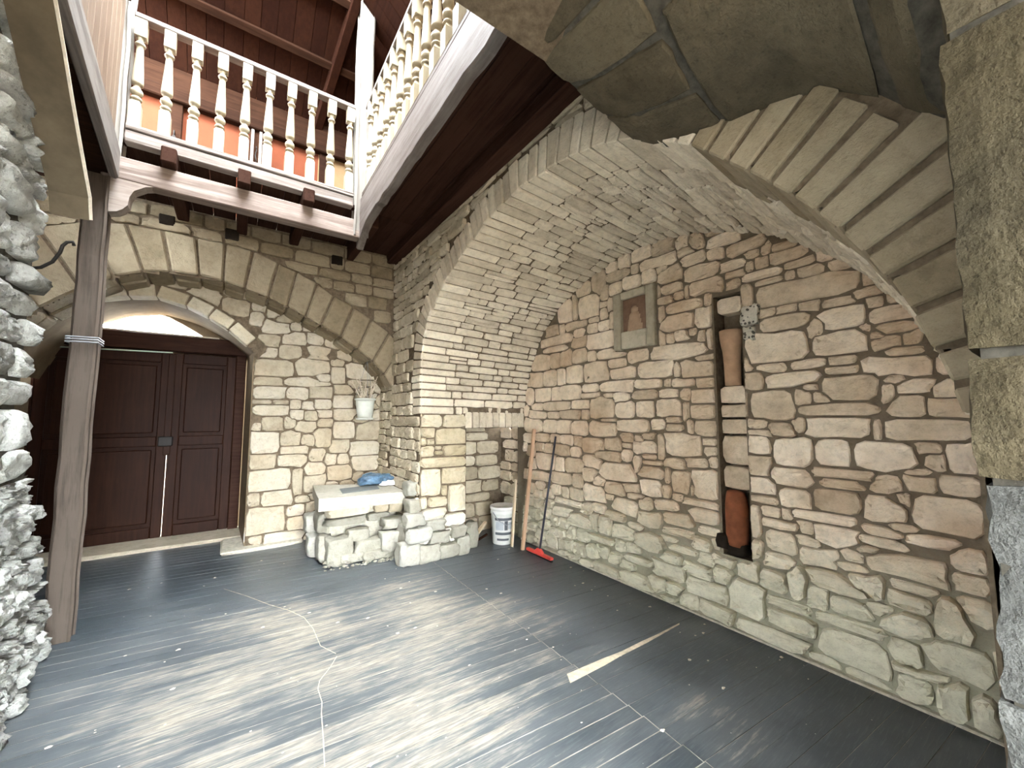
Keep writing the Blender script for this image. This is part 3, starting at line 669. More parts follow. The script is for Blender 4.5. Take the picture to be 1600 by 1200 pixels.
# ---- front arch of the recess: one dressed voussoir per course
arch = empty('trim_2', (XP, 4.05, 1.36), 'ring of narrow stone voussoirs edging the vaulted recess', 'arch', kind='structure')
def outward(s):
    a = np.array([np.interp(s - .03, sF, qF[:, 0]), np.interp(s - .03, sF, qF[:, 1])]); b = np.array([np.interp(s + .03, sF, qF[:, 0]), np.interp(s + .03, sF, qF[:, 1])])
    t = b - a; t /= np.linalg.norm(t); return np.array([t[1], -t[0]])
def Fp(s): return np.array([np.interp(s, sF, qF[:, 0]), np.interp(s, sF, qF[:, 1])])
for a, b, xe in VOU:
    y = Fp((a + b) / 2)[0]
    Ln = rv.uniform(.20, .25) if y > 1.1 else rv.uniform(.27, .36)
    if y < 1.1 and y > .75: Ln *= .6
    g = .0065 if y > .9 else .011
    pa, pb = Fp(a + g), Fp(b - g); na, nb = outward(a), outward(b)
    Le = Ln
    inn = rv.uniform(.010, .02)
    fr = XP - rv.uniform(.012, .028)
    c = []
    for x in (fr, xe - .006):
        L_ = Le if x == fr else .1
        w = (max(x, XP) - XP) / (XT - XP)
        for s_, dd in ((a + g, inn), (b - g, inn), (b - g, -L_), (a + g, -L_)):
            p = map_v([s_], [max(x, XP)], [dd])[0]; c.append((x, p[1], p[2]))
    bm = bmesh.new(); add_hexa(bm, c, .007, 0, .0015)
    bm_obj('voussoir', bm, M['vault'] if y > .9 else M['arch_dark'], arch)  # near end of the ring takes the darker tone, shade painted in

# ---- jamb of the recess with its small square opening, floor to springing
def map_j(u, v, d): 
    u = np.asarray(u, float); return np.stack([u, 4.05 - .076 * (u - XP) - np.asarray(d, float), np.asarray(v, float)], 1)
NI = (2.175, 2.985, 1.36)
jamb = grid_mesh('wall_back_right', [XP - .0, NI[0], NI[1], 3.05], [-.05, NI[2], 1.45], map_j, M['mortar'], None, lambda u, v: not (NI[0] < u < NI[1] and v < NI[2]), False)
tag(jamb, 'pale yellow stone jamb of the recess with a square opening', 'wall', 'structure')
JB = [[max(r[0], XP + .006), *r[1:]] for r in parse(JAMB)]
JB += [[1.66, 1.39, 1.88, 1.49], [1.90, 1.385, 2.15, 1.49]]
pj = grow(JB, (XP - .0, NI[0] + .0, .0, 1.52), lambda U, V: V > .01, .014, .008, .06, 14, .025, 9)
stones(jamb, pj, map_j, M['jamb'], (.02, .045), .03, .007, .06)
# opening: sides, back, top
yb = 4.62
bm = bmesh.new()
for f in ([(NI[0], 4.0, 0), (NI[0], yb, 0), (NI[0], yb, NI[2]), (NI[0], 4.0, NI[2])], [(NI[0], yb, 0), (3.06, yb, 0), (3.06, yb, NI[2] + .1), (NI[0], yb, NI[2] + .1)],
          [(NI[0], 3.95, NI[2]), (3.06, 3.9, NI[2]), (3.06, yb, NI[2] + .03), (NI[0], yb, NI[2] + .03)], [(3.06, 3.9, 0), (3.06, yb, 0), (3.06, yb, NI[2]), (3.06, 3.9, NI[2])]):
    bm.faces.new([bm.verts.new(p) for p in f])
bm_obj('opening_lining', bm, M['mortar'], jamb)
map_nb = lambda u, v, d: np.stack([np.asarray(u, float), yb - np.asarray(d, float), np.asarray(v, float)], 1)
stones(jamb, grow(courses(NI[0], 3.06, .0, 1.36, (.1, .2), (.18, .42), 21), (NI[0], 3.06, 0, 1.36), None, .016, .012, .05), map_nb, M['back'], (.01, .04), .03, .006, .08)
map_ns = lambda u, v, d: np.stack([3.06 - np.asarray(d, float), np.asarray(u, float), np.asarray(v, float)], 1)
stones(jamb, grow(courses(3.93, yb, .0, 1.36, (.1, .2), (.18, .4), 22), (3.93, yb, 0, 1.36), None, .016, .012, .05), map_ns, M['tymp'], (.01, .04), .03, .006, .08)

# ---- front wall of the recess (same plane as the arch), up to the gallery floor
def map_p(u, v, d): return np.stack([XP - np.asarray(d, float), -np.asarray(u, float), np.asarray(v, float)], 1)
fy = qF[:, 0][::-1]; fz = qF[:, 1][::-1]
def open_p(y, z, grow_=0.):
    zz = np.interp(y, np.maximum.accumulate(fy), fz, left=-9, right=-9)
    return ((z < zz) | (z < 1.5)) & (y > .16) & (y < 4.055)
wall_f = grid_mesh('wall_right_front', np.arange(-5.02, .3, .03), np.arange(-.02, 3.62, .03), map_p, M['mortar'], None, lambda u, v: not open_p(-u, v), False)
tag(wall_f, 'stone wall around the arch of the recess, under the side gallery', 'wall', 'structure')
def mask_p(U, V):
    y = -U
    d = np.full(U.shape, 9.0)
    for k in range(0, 240, 3): d = np.minimum(d, np.hypot(y - qF[k, 0], V - qF[k, 1]))
    lim = np.where(y > 1.1, .225, .33)
    return ~open_p(y, V) & ((d > lim) | (V < 1.53)) & (V < 3.6)
def tilt_rects(rs, fn):
    return rs
rp = courses(-5.0, .2, 2.3, 3.6, (.07, .15), (.12, .4), 31) + courses(-5.0, -4.06, 0, 2.3, (.09, .17), (.18, .36), 32)
pp = grow(rp, (-5.0, .2, 0, 3.6), mask_p, .012, .01, .07, 60, .022, 8)
pp = [p for p in pp if p[1][0] < -.6]
stones(wall_f, pp, map_p, M['back'], (.012, .035), .02, .004, .07)

# right cheek of the recess, hidden behind the near pier
tag(box('wall_right_near', XP, 3.05, .02, .15, -.02, 3.3, M['mortar']), 'narrow return wall of the recess behind the near pier', 'wall', 'structure')

# ---- back arch wall at the foot of the courtyard
YB = 5.0
G_IN = [(-1.78, 1.2), (-1.72, 1.75), (-1.55, 2.2), (-1.25, 2.55), (-.90, 2.80), (-.6, 2.895), (-.35, 2.905), (-.15, 2.885), (.04, 2.85), (.25, 2.785), (.436, 2.715), (.62, 2.633), (.783, 2.553), (1.0, 2.44), (1.217, 2.30), (1.39, 2.17), (1.53, 2.03), (1.65, 1.86)]
sG, qG = interp_curve(G_IN, 160, 4)
def map_b(u, v, d): return np.stack([np.asarray(u, float), YB - np.asarray(d, float), np.asarray(v, float)], 1)
gx = qG[:, 0]; gz = qG[:, 1]
def open_b(x, z): return (z < np.interp(x, gx, gz, left=-9, right=gz[-1])) & (x < XP)
wall_b = grid_mesh('wall_back', np.arange(-2.0, 1.72, .03), np.arange(-.02, 3.62, .03), map_b, M['mortar'], None, lambda u, v: not open_b(u, v), False)
tag(wall_b, 'brown stone wall above the wide arch under the back gallery', 'wall', 'structure')
garch = empty('trim_3', (0, YB, 2.9), 'wide low arch of big brown voussoirs at the back', 'arch', kind='structure')
J = [((-1.95, 2.62), (-1.62, 2.08)), ((-1.72, 2.92), (-1.40, 2.40)), ((-1.45, 3.10), (-1.16, 2.62)), ((-1.17, 3.23), (-.96, 2.77)), ((-.90, 3.29), (-.76, 2.86)),
     ((-.645, 3.30), (-.563, 2.905)), ((-.39, 3.285), (-.346, 2.912)), ((-.149, 3.29), (-.152, 2.89)), ((.093, 3.27), (.037, 2.855)), ((.33, 3.193), (.25, 2.79)),
     ((.515, 3.137), (.436, 2.72)), ((.731, 3.037), (.619, 2.633)), ((.909, 2.924), (.783, 2.556)), ((1.131, 2.819), (1.0, 2.44)), ((1.348, 2.698), (1.2, 2.31)),
     ((1.577, 2.564), (1.38, 2.18)), ((1.72, 2.36), (1.53, 2.03)), ((1.76, 2.1), (1.66, 1.82))]
for k in range(len(J) - 1):
    (e0, i0), (e1, i1) = J[k], J[k + 1]
    def sh(p, q, t): return (p[0] + (q[0] - p[0]) * t, p[1] + (q[1] - p[1]) * t)
    g = .04
    a0, a1 = sh(i0, i1, g), sh(i0, i1, 1 - g); b0, b1 = sh(e0, e1, g), sh(e0, e1, 1 - g)
    a0 = (a0[0], a0[1] + .004); c = []
    yf = YB - random.uniform(.02, .04)
    for y in (yf, YB + .24):
        for p in (a0, a1, b1, b0): c.append((min(p[0], XP - .002) if y > 9 else p[0], y, p[1]))
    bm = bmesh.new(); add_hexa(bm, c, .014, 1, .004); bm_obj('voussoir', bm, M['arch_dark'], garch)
    c = []
    for y in (YB + .255, YB + .52):
        for p in (a0, a1, b1, b0): c.append((p[0], y, p[1] - (.012 if k % 2 else -.004)))
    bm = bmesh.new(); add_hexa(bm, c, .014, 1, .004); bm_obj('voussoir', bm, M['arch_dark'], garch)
ge = np.array([j[0] for j in J])
def mask_b(U, V):
    return (V > np.interp(U, ge[:, 0], ge[:, 1], left=9, right=9) + .005) & (V < 3.6)
rb = courses(-1.95, 1.66, 2.35, 3.56, (.10, .19), (.16, .42), 41)
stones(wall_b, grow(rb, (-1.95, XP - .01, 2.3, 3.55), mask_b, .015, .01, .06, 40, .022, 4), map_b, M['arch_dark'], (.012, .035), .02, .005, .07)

# ---- inner wall with the doorway (half a metre behind the arch)
YI = 5.5
D_AR = [(-1.75, 1.9), (-1.62, 2.25), (-1.376, 2.538), (-1.08, 2.703), (-.75, 2.77), (-.429, 2.69), (-.137, 2.53), (.084, 2.335), (.16, 2.25)]
sD, qD = interp_curve(D_AR, 80, 3)
def map_i(u, v, d): return np.stack([np.asarray(u, float), YI - np.asarray(d, float), np.asarray(v, float)], 1)
def open_i(x, z): return (z < np.interp(x, qD[:, 0], qD[:, 1], left=9, right=-9))
tag(box('wall_right_end', XP + .005, 1.8, 4.95, 5.6, -.02, 3.6, M['mortar']), 'side wall closing the shallow bay under the back arch', 'wall', 'structure')
wre = bpy.data.objects['wall_right_end']
stones(wre, grow(courses(-5.5, -5.0, 0, 2.9, (.08, .16), (.16, .36), 77), (-5.5, -5.0, 0, 2.9), None, .012, .01, .05), map_p, M['back'], (.012, .03), .02, .004, .06)
tag(box('wall_back_side', .17, 3.2, YI + .05, YI + .15, 0, 3.5, M['mortar']), 'thickness of the wall behind the coursed stones', 'wall', 'structure')
wall_i = grid_mesh('wall_back_inner', np.arange(-1.9, 1.8, .0275), np.arange(-.02, 3.1, .0275), map_i, M['mortar'], None, lambda u, v: not open_i(u, v), False)
tag(wall_i, 'pale coursed stone wall beside the brown double door', 'wall', 'structure')
ri = parse(INNER) + [[.2, 2.32, .42, 2.46], [.45, 2.38, .7, 2.5], [.72, 2.22, .98, 2.36], [.25, 2.5, .5, 2.62], [-.15, 2.66, .1, 2.82], [-.45, 2.78, -.2, 2.88], [.1, 2.58, .22, 2.7]]
rest_r = courses(-1.9, XP, 2.4, 2.95, (.1, .16), (.18, .35), 52)
def mask_i(U, V):
    d = np.full(U.shape, 9.0)
    for k in range(0, 80, 2): d = np.minimum(d, np.hypot(U - qD[k, 0], V - qD[k, 1]))
    return ~open_i(U, V) & ((d > .135) | (V < 2.25)) & (V > .0)
pi_ = grow(ri + [r for r in rest_r if r[0] > 1.0 or r[2] < -.5], (-1.9, XP, 0, 2.95), mask_i, .012, .009, .07, 90, .022, 5, .06)
stones(wall_i, pi_, map_i, M['inner'], (.012, .034), .02, .004, .06)
# pale ring of stones over the doorway, and the reveal behind it
k0 = 8; npc = 9
ks = np.linspace(10, 76, npc + 1).astype(int)
for a, b in zip(ks[:-1], ks[1:]):
    pa, pb = qD[a], qD[b]; t = (pb - pa) / np.linalg.norm(pb - pa); n = np.array([-t[1], t[0]])
    pa = pa + t * .006; pb = pb - t * .006
    c = [(p[0], y, p[1]) for y in (YI - .03, YI + .16) for p in (pa - n * .008, pb - n * .008, pb + n * .12, pa + n * .12)]
    bm = bmesh.new(); add_hexa(bm, c, .008, 0, .003); bm_obj('arch_stone', bm, M['jamb'], wall_i)
YD = 6.5
v = [(p[0], y, p[1]) for y in (YI + .0, YD + .02) for p in qD]
n = len(qD)
reveal = mesh_obj('wall_door_reveal', v + [(.16, YI, 0), (.16, YI, 2.25), (.12, YD, 2.4), (.12, YD, 0), (-1.8, YI, 0), (-1.8, YI, 2.1), (-1.8, YD, 2.1), (-1.8, YD, 0)],
         [(i, i + 1, n + i + 1, n + i) for i in range(n - 1)] + [(2 * n, 2 * n + 1, 2 * n + 2, 2 * n + 3), (2 * n + 4, 2 * n + 5, 2 * n + 6, 2 * n + 7)], M['plaster_mid'])
tag(reveal, 'plastered deep reveal of the arched doorway', 'wall', 'structure')
# lunette with the low arched light over the door
hole = [(-1.515, 2.536), (-1.42, 2.63), (-1.30, 2.71), (-1.16, 2.775), (-1.02, 2.815), (-.88, 2.80), (-.72, 2.745), (-.58, 2.67), (-.46, 2.598), (-.357, 2.529)]
outer = [(-2.1, 2.45), (-1.95, 2.75), (-1.7, 3.0), (-1.4, 3.15), (-1.02, 3.2), (-.75, 3.15), (-.5, 3.05), (-.2, 2.9), (.1, 2.7), (.3, 2.45)]
v = []; f = []
for y in (YD, YD + .1): v += [(p[0], y, p[1]) for p in hole] + [(p[0], y, p[1]) for p in outer]
for i in range(9):
    f += [(i, i + 1, 11 + i, 10 + i), (20 + i, 21 + i, 31 + i, 30 + i), (i, i + 1, 21 + i, 20 + i)]
f += [(0, 10, 30, 20)]
lun = mesh_obj('window_1', v, f, M['plaster_mid'])
tag(lun, 'low arched fanlight opening over the double door, bright white sky', 'window', 'structure')
box('sill', -1.6, -.2, YD - .05, YD + .05, 2.505, 2.53, M['plaster_edge'], lun, .004)

# ---- door
door = empty('door_1', (-.85, YD, .03), 'dark brown panelled wooden double door under the fanlight', 'door', kind='structure')
beam_ = box('lintel', -2.0, .16, YD - .12, YD + .04, 2.30, 2.50, M['doorframe'], door, .01)
box('jamb_post', .0, .11, YD - .07, YD + .05, .02, 2.31, M['doorframe'], door, .008)
box('jamb_post', -1.9, -1.79, YD - .07, YD + .05, .02, 2.31, M['doorframe'], door, .008)
def leaf(x0, x1, panels, name='door_leaf'):
    l = box(name, x0, x1, YD + .0, YD + .03, .035, 2.29, M['door'], door, .003)
    st = .1
    rails = [.035, 1.13, 1.24, 2.16, 2.29]
    box('stile', x0, x0 + st, YD - .034, YD + .0, .035, 2.29, M['door'], l, .008); box('stile', x1 - st, x1, YD - .034, YD + .0, .035, 2.29, M['door'], l, .008)
    for z0, z1 in ((.035, .17), (1.13, 1.25), (2.16, 2.29)): box('rail', x0 + st, x1 - st, YD - .034, YD + .0, z0, z1, M['door'], l, .008)
    for z0, z1 in ((.19, 1.11), (1.27, 2.14)): box('panel', x0 + st + .035, x1 - st - .035, YD - .016, YD, z0 + .02, z1 - .02, M['door'], l, .012)
    return l
right_leaf = leaf(-.652, -.0, 2)
left_leaf = leaf(-1.79, -.66, 2)
box('meeting_strip', -.69, -.62, YD - .06, YD - .034, 1.02, 2.27, M['door'], right_leaf, .006)
lk = box('latch', -.74, -.60, YD - .085, YD - .034, 1.13, 1.25, M['iron'], left_leaf, .01)
rod = tube('curtain_rod', [(-1.68, YD - .09, 2.262), (-.655, YD - .09, 2.285)], .0085, M['rod'], None, 8)
tag(rod, 'thin pale green-white rod fixed across the top of the brown door', 'rod')
for x, z in ((-1.6, 2.264), (-.72, 2.283)): tube('bracket', [(x, YD - .02, z), (x, YD - .09, z)], .006, M['iron'], rod)
for a in ((-3.2, -1.75, 0, 3.4), (-.02, 1.0, 0, 2.52), (-3.2, 1.0, 2.27, 2.52)):
    tag(box('wall_back_outer', a[0], a[1], YD + .045, YD + .1, a[2], a[3], M['plaster_mid']), 'outer wall round the double door', 'wall', 'structure')
step = box('trim_4', -1.85, .17, 6.0, 6.62, -.05, .035, M['frame_stone'], None, .015, 2, .006)
tag(step, 'low pale stone threshold in front of the door', 'threshold', 'structure')
step2 = box('trim_5', -.05, .75, 5.36, 6.0, -.05, .03, M['mortar_light'], None, .015, 2, .008)
tag(step2, 'pale mortar ledge at the foot of the coursed wall beside the door', 'ledge', 'structure')

# ---- left: rough wall, alcove behind it
def xl(y): return -.925 + (3.3 - y) * .105
def map_l(u, v, d):
    u = np.asarray(u, float); v = np.asarray(v, float)
    t = np.clip((v - .95) / .45, 0, 1); t = t * t * (3 - 2 * t)
    x = xl(u) * (1 - t) + (-.785) * t + .03 * np.clip((.7 - v) / .7, 0, 1)
    return np.stack([x + np.asarray(d, float), u, v], 1)
def end_l(v): return np.interp(v, [0, .35, .7, 1.05, 1.2, 1.42, 1.6, 1.9, 2.3, 2.6, 3.4], [3.90, 3.76, 3.62, 3.38, 3.05, 2.68, 2.72, 2.74, 2.71, 2.66, 2.3])
wall_l = grid_mesh('wall_left', np.arange(1.75, 4.0, .035), np.arange(-.02, 3.5, .035), map_l, M['mortar_grey'], None, lambda u, v: u < end_l(v) - .03, False)
tag(wall_l, 'rough white weathered rubble wall along the left edge', 'wall', 'structure')
rl = courses(.9, 4.0, 0, 1.2, (.045, .10), (.07, .2), 61, .2) + courses(.9, 3.5, 1.2, 3.4, (.08, .20), (.12, .34), 62, .2)
def mask_l(U, V): return (U < end_l(V) + .01) & (U > .95)
pl = grow(rl, (.9, 4.0, 0, 3.4), mask_l, .02, .012, .04, 30, .03, 12)
stones(wall_l, [p for p in pl if p[1][1] < 1.2], map_l, M['rough'], (.02, .08), .03, .006, .12, limit=150, smooth=True)
stones(wall_l, [p for p in pl if p[1][1] >= 1.2], map_l, M['rough'], (.02, .07), .03, .006, .09, limit=140, smooth=True, edge=.02)
tag(box('wall_left_return', -2.0, -1.55, 2.5, 3.3, -.05, 3.5, M['mortar']), 'dark return wall of the left alcove', 'wall', 'structure')
alc = box('wall_left_alcove', -2.0, -1.82, 3.0, 6.7, -.05, 3.5, M['mortar'])
tag(alc, 'dark side wall beyond the left post', 'wall', 'structure')
core = box('wall_left_end', -1.6, -.90, 1.75, 2.64, -.02, 3.5, M['mortar_grey'])
tag(core, 'mass of the left wall behind its rough face', 'wall', 'structure')
# curved plaster soffit springing from the left wall
prof = [(2.62, 2.42), (2.58, 2.51), (2.46, 2.61), (2.36, 2.69), (2.24, 2.79), (2.14, 2.88), (2.01, 2.99), (1.85, 3.10), (1.7, 3.18)]
v, f = [], []
for (y, z) in prof: v += [(-.60, y, z), (-.73, y + .01, z + .004), (-.60, y + .012, z + .016), (-.73, y + .022, z + .02)]
for i in range(len(prof) - 1):
    a = 4 * i; b = a + 4
    f += [(a, b, b + 1, a + 1), (a + 2, b + 2, b + 3, a + 3), (a, b, b + 2, a + 2), (a + 1, b + 1, b + 3, a + 3)]
f += [(0, 1, 3, 2)]
sof = mesh_obj('ceiling_left', v, f, M['plaster_dark'], None, False)
tag(sof, 'sooty curved plaster soffit over the rough left wall', 'soffit', 'structure')
bm = bmesh.new(); add_tube(bm, [(-.597, y + .004 + .004 * math.sin(7 * y), z + .006) for y, z in prof], .0075, 5)
tag(bm_obj('plaster_edge', bm, M['plaster_edge'], sof), 'broken pale edge of the plaster')

# ---- near vault over the camera and the near pier on the right
PL = np.array([(.10, 2.32), (.18, 2.36), (.27, 2.50), (.41, 2.66), (.55, 2.71), (.72, 2.735), (.87, 2.77), (1.07, 2.83), (1.25, 2.97)])
def zs(X, Y):
    base = 3.13 - .055 * (np.maximum(0, X - .1) / 1.0) ** 2
    drop = np.interp(Y, PL[:, 0], (3.13 - .055 * 1.55 ** 2) - PL[:, 1])
    g = np.clip((X - .78) / .80, 0, 1); g = g * g * (3 - 2 * g)
    return base - drop * g
def map_n(u, v, d):
    u = np.asarray(u, float); v = np.asarray(v, float)
    return np.stack([u, v, zs(u, v) - np.asarray(d, float)], 1)
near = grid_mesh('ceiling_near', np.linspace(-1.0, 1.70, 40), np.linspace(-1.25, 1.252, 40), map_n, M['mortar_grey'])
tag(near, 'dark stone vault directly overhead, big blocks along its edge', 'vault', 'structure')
rn = []
x = 1.67; r9 = random.Random(9)
while x > -1:
    w = r9.uniform(.2, .25); rn.append([x - w + .01, .79, x - .01, 1.262]); x -= w
for y0, y1, ws in ((.28, .77, (.42, .6)), (-.35, .26, (.5, .75)), (-1.2, -.37, (.5, .8))):
    x = 1.66
    while x > -1:
        w = r9.uniform(*ws); rn.append([x - w + .012, y0 + .012, x - .012, y1 - .012]); x -= w
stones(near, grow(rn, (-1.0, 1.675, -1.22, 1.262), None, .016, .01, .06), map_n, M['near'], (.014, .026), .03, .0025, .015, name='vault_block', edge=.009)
fw = box('wall_near', -2.0, 3.1, 1.0, 1.235, 3.0, 6.0, M['mortar'])
for vv in fw.data.vertices:
    if vv.co.z < 3.1: vv.co.z = 3.05
tag(fw, 'upper wall over the near vault', 'wall', 'structure')
tag(box('ceiling_cover', -2.0, 3.1, -2.5, 1.1, 3.5, 3.6, M['mortar']), 'slab over the near vault', 'slab', 'structure')
tag(box('wall_behind', -2.0, 3.1, -2.55, -2.4, 2.6, 3.6, M['plaster_dark']), 'unseen wall over an archway added behind the viewpoint to let daylight in', 'wall', 'structure')  # archway opening is added, out of view, to bring daylight into the recess
tag(box('wall_behind_left', -2.0, -.95, -2.55, -2.4, -.1, 2.6, M['plaster_dark']), 'unseen wall left of the added daylight archway behind the viewpoint', 'wall', 'structure')
tag(box('wall_right_behind', 1.32, 1.6, -2.5, -1.28, -.1, 3.6, M['pier']), 'wall continuing behind the pier', 'wall', 'structure')
tag(box('ceiling_behind', -2.0, 1.7, -2.5, -1.2, 3.0, 3.2, M['plaster_dark']), 'vault behind the viewpoint', 'vault', 'structure')
tag(box('floor_behind', -2.0, 1.7, -2.5, -1.29, -.12, -.002, M['floor']), 'floor behind the viewpoint', 'floor', 'structure')
tag(box('wall_left_near', -1.6, -.80, -2.5, .95, -.1, 3.6, M['rough']), 'unseen near stretch of the left wall, beside an added daylight gap', 'wall', 'structure')  # passage gap beyond this wall is added out of view to light the recess
tag(box('wall_left_over', -1.6, -.90, .94, 1.80, 2.35, 3.6, M['rough']), 'unseen wall over the gap added on the left to let daylight in', 'wall', 'structure')
tag(box('floor_outside', -30, 30, -30, 30, -.4, -.13, M['mortar']), 'unseen brown ground sheet outside, added to bounce skylight in', 'ground', 'structure')  # unseen sheet added outside; throws skylight up through both openings
pier = empty('wall_pier', (1.3, .13, 0), 'big grey stone pier at the right edge, chipped below', 'pier', kind='structure')
XF = 1.30
def pier_block(z0, z1, xf, yf, mat, rough=.004, cuts=5, name='pier_block'):
    bm = bmesh.new(); add_box(bm, xf, 1.68, -1.3, yf, z0, z1)
    for _ in range(1): bmesh.ops.subdivide_edges(bm, edges=[e for e in bm.edges if abs(e.verts[0].co.y - e.verts[1].co.y) > .5], cuts=24)
    bmesh.ops.subdivide_edges(bm, edges=[e for e in bm.edges if abs(e.verts[0].co.z - e.verts[1].co.z) > .1], cuts=14)
    bmesh.ops.subdivide_edges(bm, edges=[e for e in bm.edges if abs(e.verts[0].co.x - e.verts[1].co.x) > .1], cuts=5)
    ed = [e for e in bm.edges if len(e.link_faces) == 2 and e.calc_face_angle(0) > .6]
    bm.normal_update()
    for q in bm.verts:
        n = mnoise.noise(q.co * 9) * rough + mnoise.noise(q.co * 28) * rough * .6
        q.co += q.normal * n
        on = (abs(q.co.x - xf) < .03) + (abs(q.co.y - yf) < .03) + (min(abs(q.co.z - z0), abs(q.co.z - z1)) < .02)
        if on >= 2: q.co += Vector((.006, -.006 if abs(q.co.y - yf) < .03 else 0, 0)) * (1 + mnoise.noise(q.co * 20))
    return bm_obj(name, bm, mat, pier, False)
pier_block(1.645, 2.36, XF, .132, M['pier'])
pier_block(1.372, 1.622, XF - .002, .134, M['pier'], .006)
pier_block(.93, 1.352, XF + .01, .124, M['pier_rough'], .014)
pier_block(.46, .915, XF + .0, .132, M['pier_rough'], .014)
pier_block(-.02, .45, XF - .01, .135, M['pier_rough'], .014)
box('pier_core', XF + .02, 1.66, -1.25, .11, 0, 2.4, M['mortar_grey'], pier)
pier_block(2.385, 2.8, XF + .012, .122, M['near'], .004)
# ================================================================== TIMBER GALLERIES
def column(name, x0, x1, y0, y1, z0, z1, mat, parent=None, wob=.008, n=14, seed=0, taper=0.):
    """hewn post: square section that wanders a little"""
    r = random.Random(seed); v, f = [], []
    for k in range(n + 1):
        t = k / n; z = z0 + (z1 - z0) * t
        dx_, dy_ = r.uniform(-wob, wob), r.uniform(-wob, wob); s = 1 - taper * t + r.uniform(-.03, .03) * wob / .008
        cx, cy = (x0 + x1) / 2 + dx_, (y0 + y1) / 2 + dy_; hx, hy = (x1 - x0) / 2 * s, (y1 - y0) / 2 * s; b = min(hx, hy) * .22
        for p, q in ((-1, -1), (1, -1), (1, 1), (-1, 1)):
            a1 = (cx + p * hx - (p * b if p * q > 0 else 0), cy + q * hy - (0 if p * q > 0 else q * b))
            a2 = (cx + p * hx - (0 if p * q > 0 else p * b), cy + q * hy - (q * b if p * q > 0 else 0))
            v += [(*a1, z), (*a2, z)]
    for k in range(n):
        for i in range(8):
            a = 8 * k + i; b = 8 * k + (i + 1) % 8; f.append((a, b, b + 8, a + 8))
    f += [tuple(range(8))[::-1], tuple(range(8 * n, 8 * n + 8))]
    o = mesh_obj(name, v, f, mat, parent)
    return o

post = empty('timber_post', (-.888, 4.015, 0), 'tall dark weathered square timber post standing on the floor at left', 'post')
column('shaft', -.955, -.82, 3.95, 4.08, 0, 3.26, M['post'], post, .006, 16, 3)
band = bmesh.new()
for z in (2.012, 2.03, 2.046):
    add_tube(band, [(-.965, 3.94, z), (-.81, 3.94, z + .004), (-.81, 4.09, z), (-.965, 4.09, z), (-.965, 3.94, z)], .006, 6)
tag(bm_obj('wire_band', band, M['steel'], post), 'grey wire wound round the post')
# lintel with its shaped bracket
lintel = empty('lintel_beam', (.04, 4.0, 3.25), 'long pale weathered lintel beam under the back balcony', 'beam')
bm = bmesh.new(); add_box(bm, -.87, .95, 3.95, 4.07, 3.25, 3.43, .008, 3, .003)
bm_obj('beam', bm, M['beam'], lintel)
pr = [(-.82, 3.26), (-.82, 2.985), (-.775, 3.0), (-.745, 3.025), (-.718, 3.065), (-.712, 3.13), (-.69, 3.185), (-.63, 3.235), (-.56, 3.26)]
v = [(x, y, z) for y in (3.955, 4.06) for x, z in pr]; n = len(pr)
mesh_obj('bracket', v, [tuple(range(n)), tuple(range(n, 2 * n))[::-1]] + [(i, (i + 1) % n, n + (i + 1) % n, n + i) for i in range(n)], M['beam'], lintel)
# joists
jl = ['leftmost of three dark joist ends under the back balcony rail', 'middle of three dark joist ends under the back balcony rail', 'rightmost of three dark joist ends under the back balcony rail']
for k, x in enumerate((-.50, -.018, .468)):
    bm = bmesh.new(); add_box(bm, x - .046, x + .046, 3.855, 5.02, 3.432, 3.555, .008)
    tag(bm_obj('floor_joist', bm, M['dark'], None), jl[k], 'joist', group='joists under the back balcony')
for k, (x, z) in enumerate(((-.62, 3.40), (-.1, 3.40), (.93, 3.36))):
    bm = bmesh.new(); add_box(bm, x - .06, x + .06, 4.955, 5.03, z - .055, z + .055, .008); bm_obj('socket_dark_block', bm, M['soot_socket_dark'], wall_b)  # solid blocks, the shade of hollow beam sockets put in as black
# gallery floors
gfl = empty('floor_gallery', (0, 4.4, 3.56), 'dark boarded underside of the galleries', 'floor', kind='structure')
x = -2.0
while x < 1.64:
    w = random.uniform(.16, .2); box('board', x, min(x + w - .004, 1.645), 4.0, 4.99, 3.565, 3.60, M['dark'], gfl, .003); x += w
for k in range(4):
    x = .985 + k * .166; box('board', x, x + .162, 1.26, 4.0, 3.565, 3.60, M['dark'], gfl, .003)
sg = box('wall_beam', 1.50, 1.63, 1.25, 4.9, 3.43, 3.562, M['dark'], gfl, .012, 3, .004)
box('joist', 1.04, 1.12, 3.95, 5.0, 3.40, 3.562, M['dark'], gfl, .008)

# balusters
def baluster_mesh():
    bm = bmesh.new(); H = .88; w = .036
    add_box(bm, -w, w, -w, w, H - .145, H, .003)
    # bottom block with rounded shoulders
    add_box(bm, -w, w, -w, w, 0, .185, .002)
    add_hexa(bm, [(-w, -w, .185), (w, -w, .185), (w, w, .185), (-w, w, .185), (-.021, -.021, .218), (.021, -.021, .218), (.021, .021, .218), (-.021, .021, .218)])
    prof = [(.020, .212), (.020, .222), (.033, .226), (.036, .236), (.031, .246), (.020, .250), (.019, .262), (.030, .266), (.039, .285), (.037, .303), (.024, .322), (.019, .335), (.021, .344), (.036, .352), (.0375, .372),
            (.035, .42), (.031, .49), (.0265, .56), (.023, .63), (.021, .668), (.031, .673), (.033, .684), (.027, .695), (.019, .702), (.019, .716), (.030, .737)]
    add_lathe(bm, prof, 14)
    bmesh.ops.recalc_face_normals(bm, faces=bm.faces[:])
    me = bpy.data.meshes.new('baluster'); bm.to_mesh(me); bm.free(); me.materials.append(M['baluster'])
    for p in me.polygons:
        c = p.center; p.use_smooth = .22 < c.z < .73
    return me
BAL = baluster_mesh()
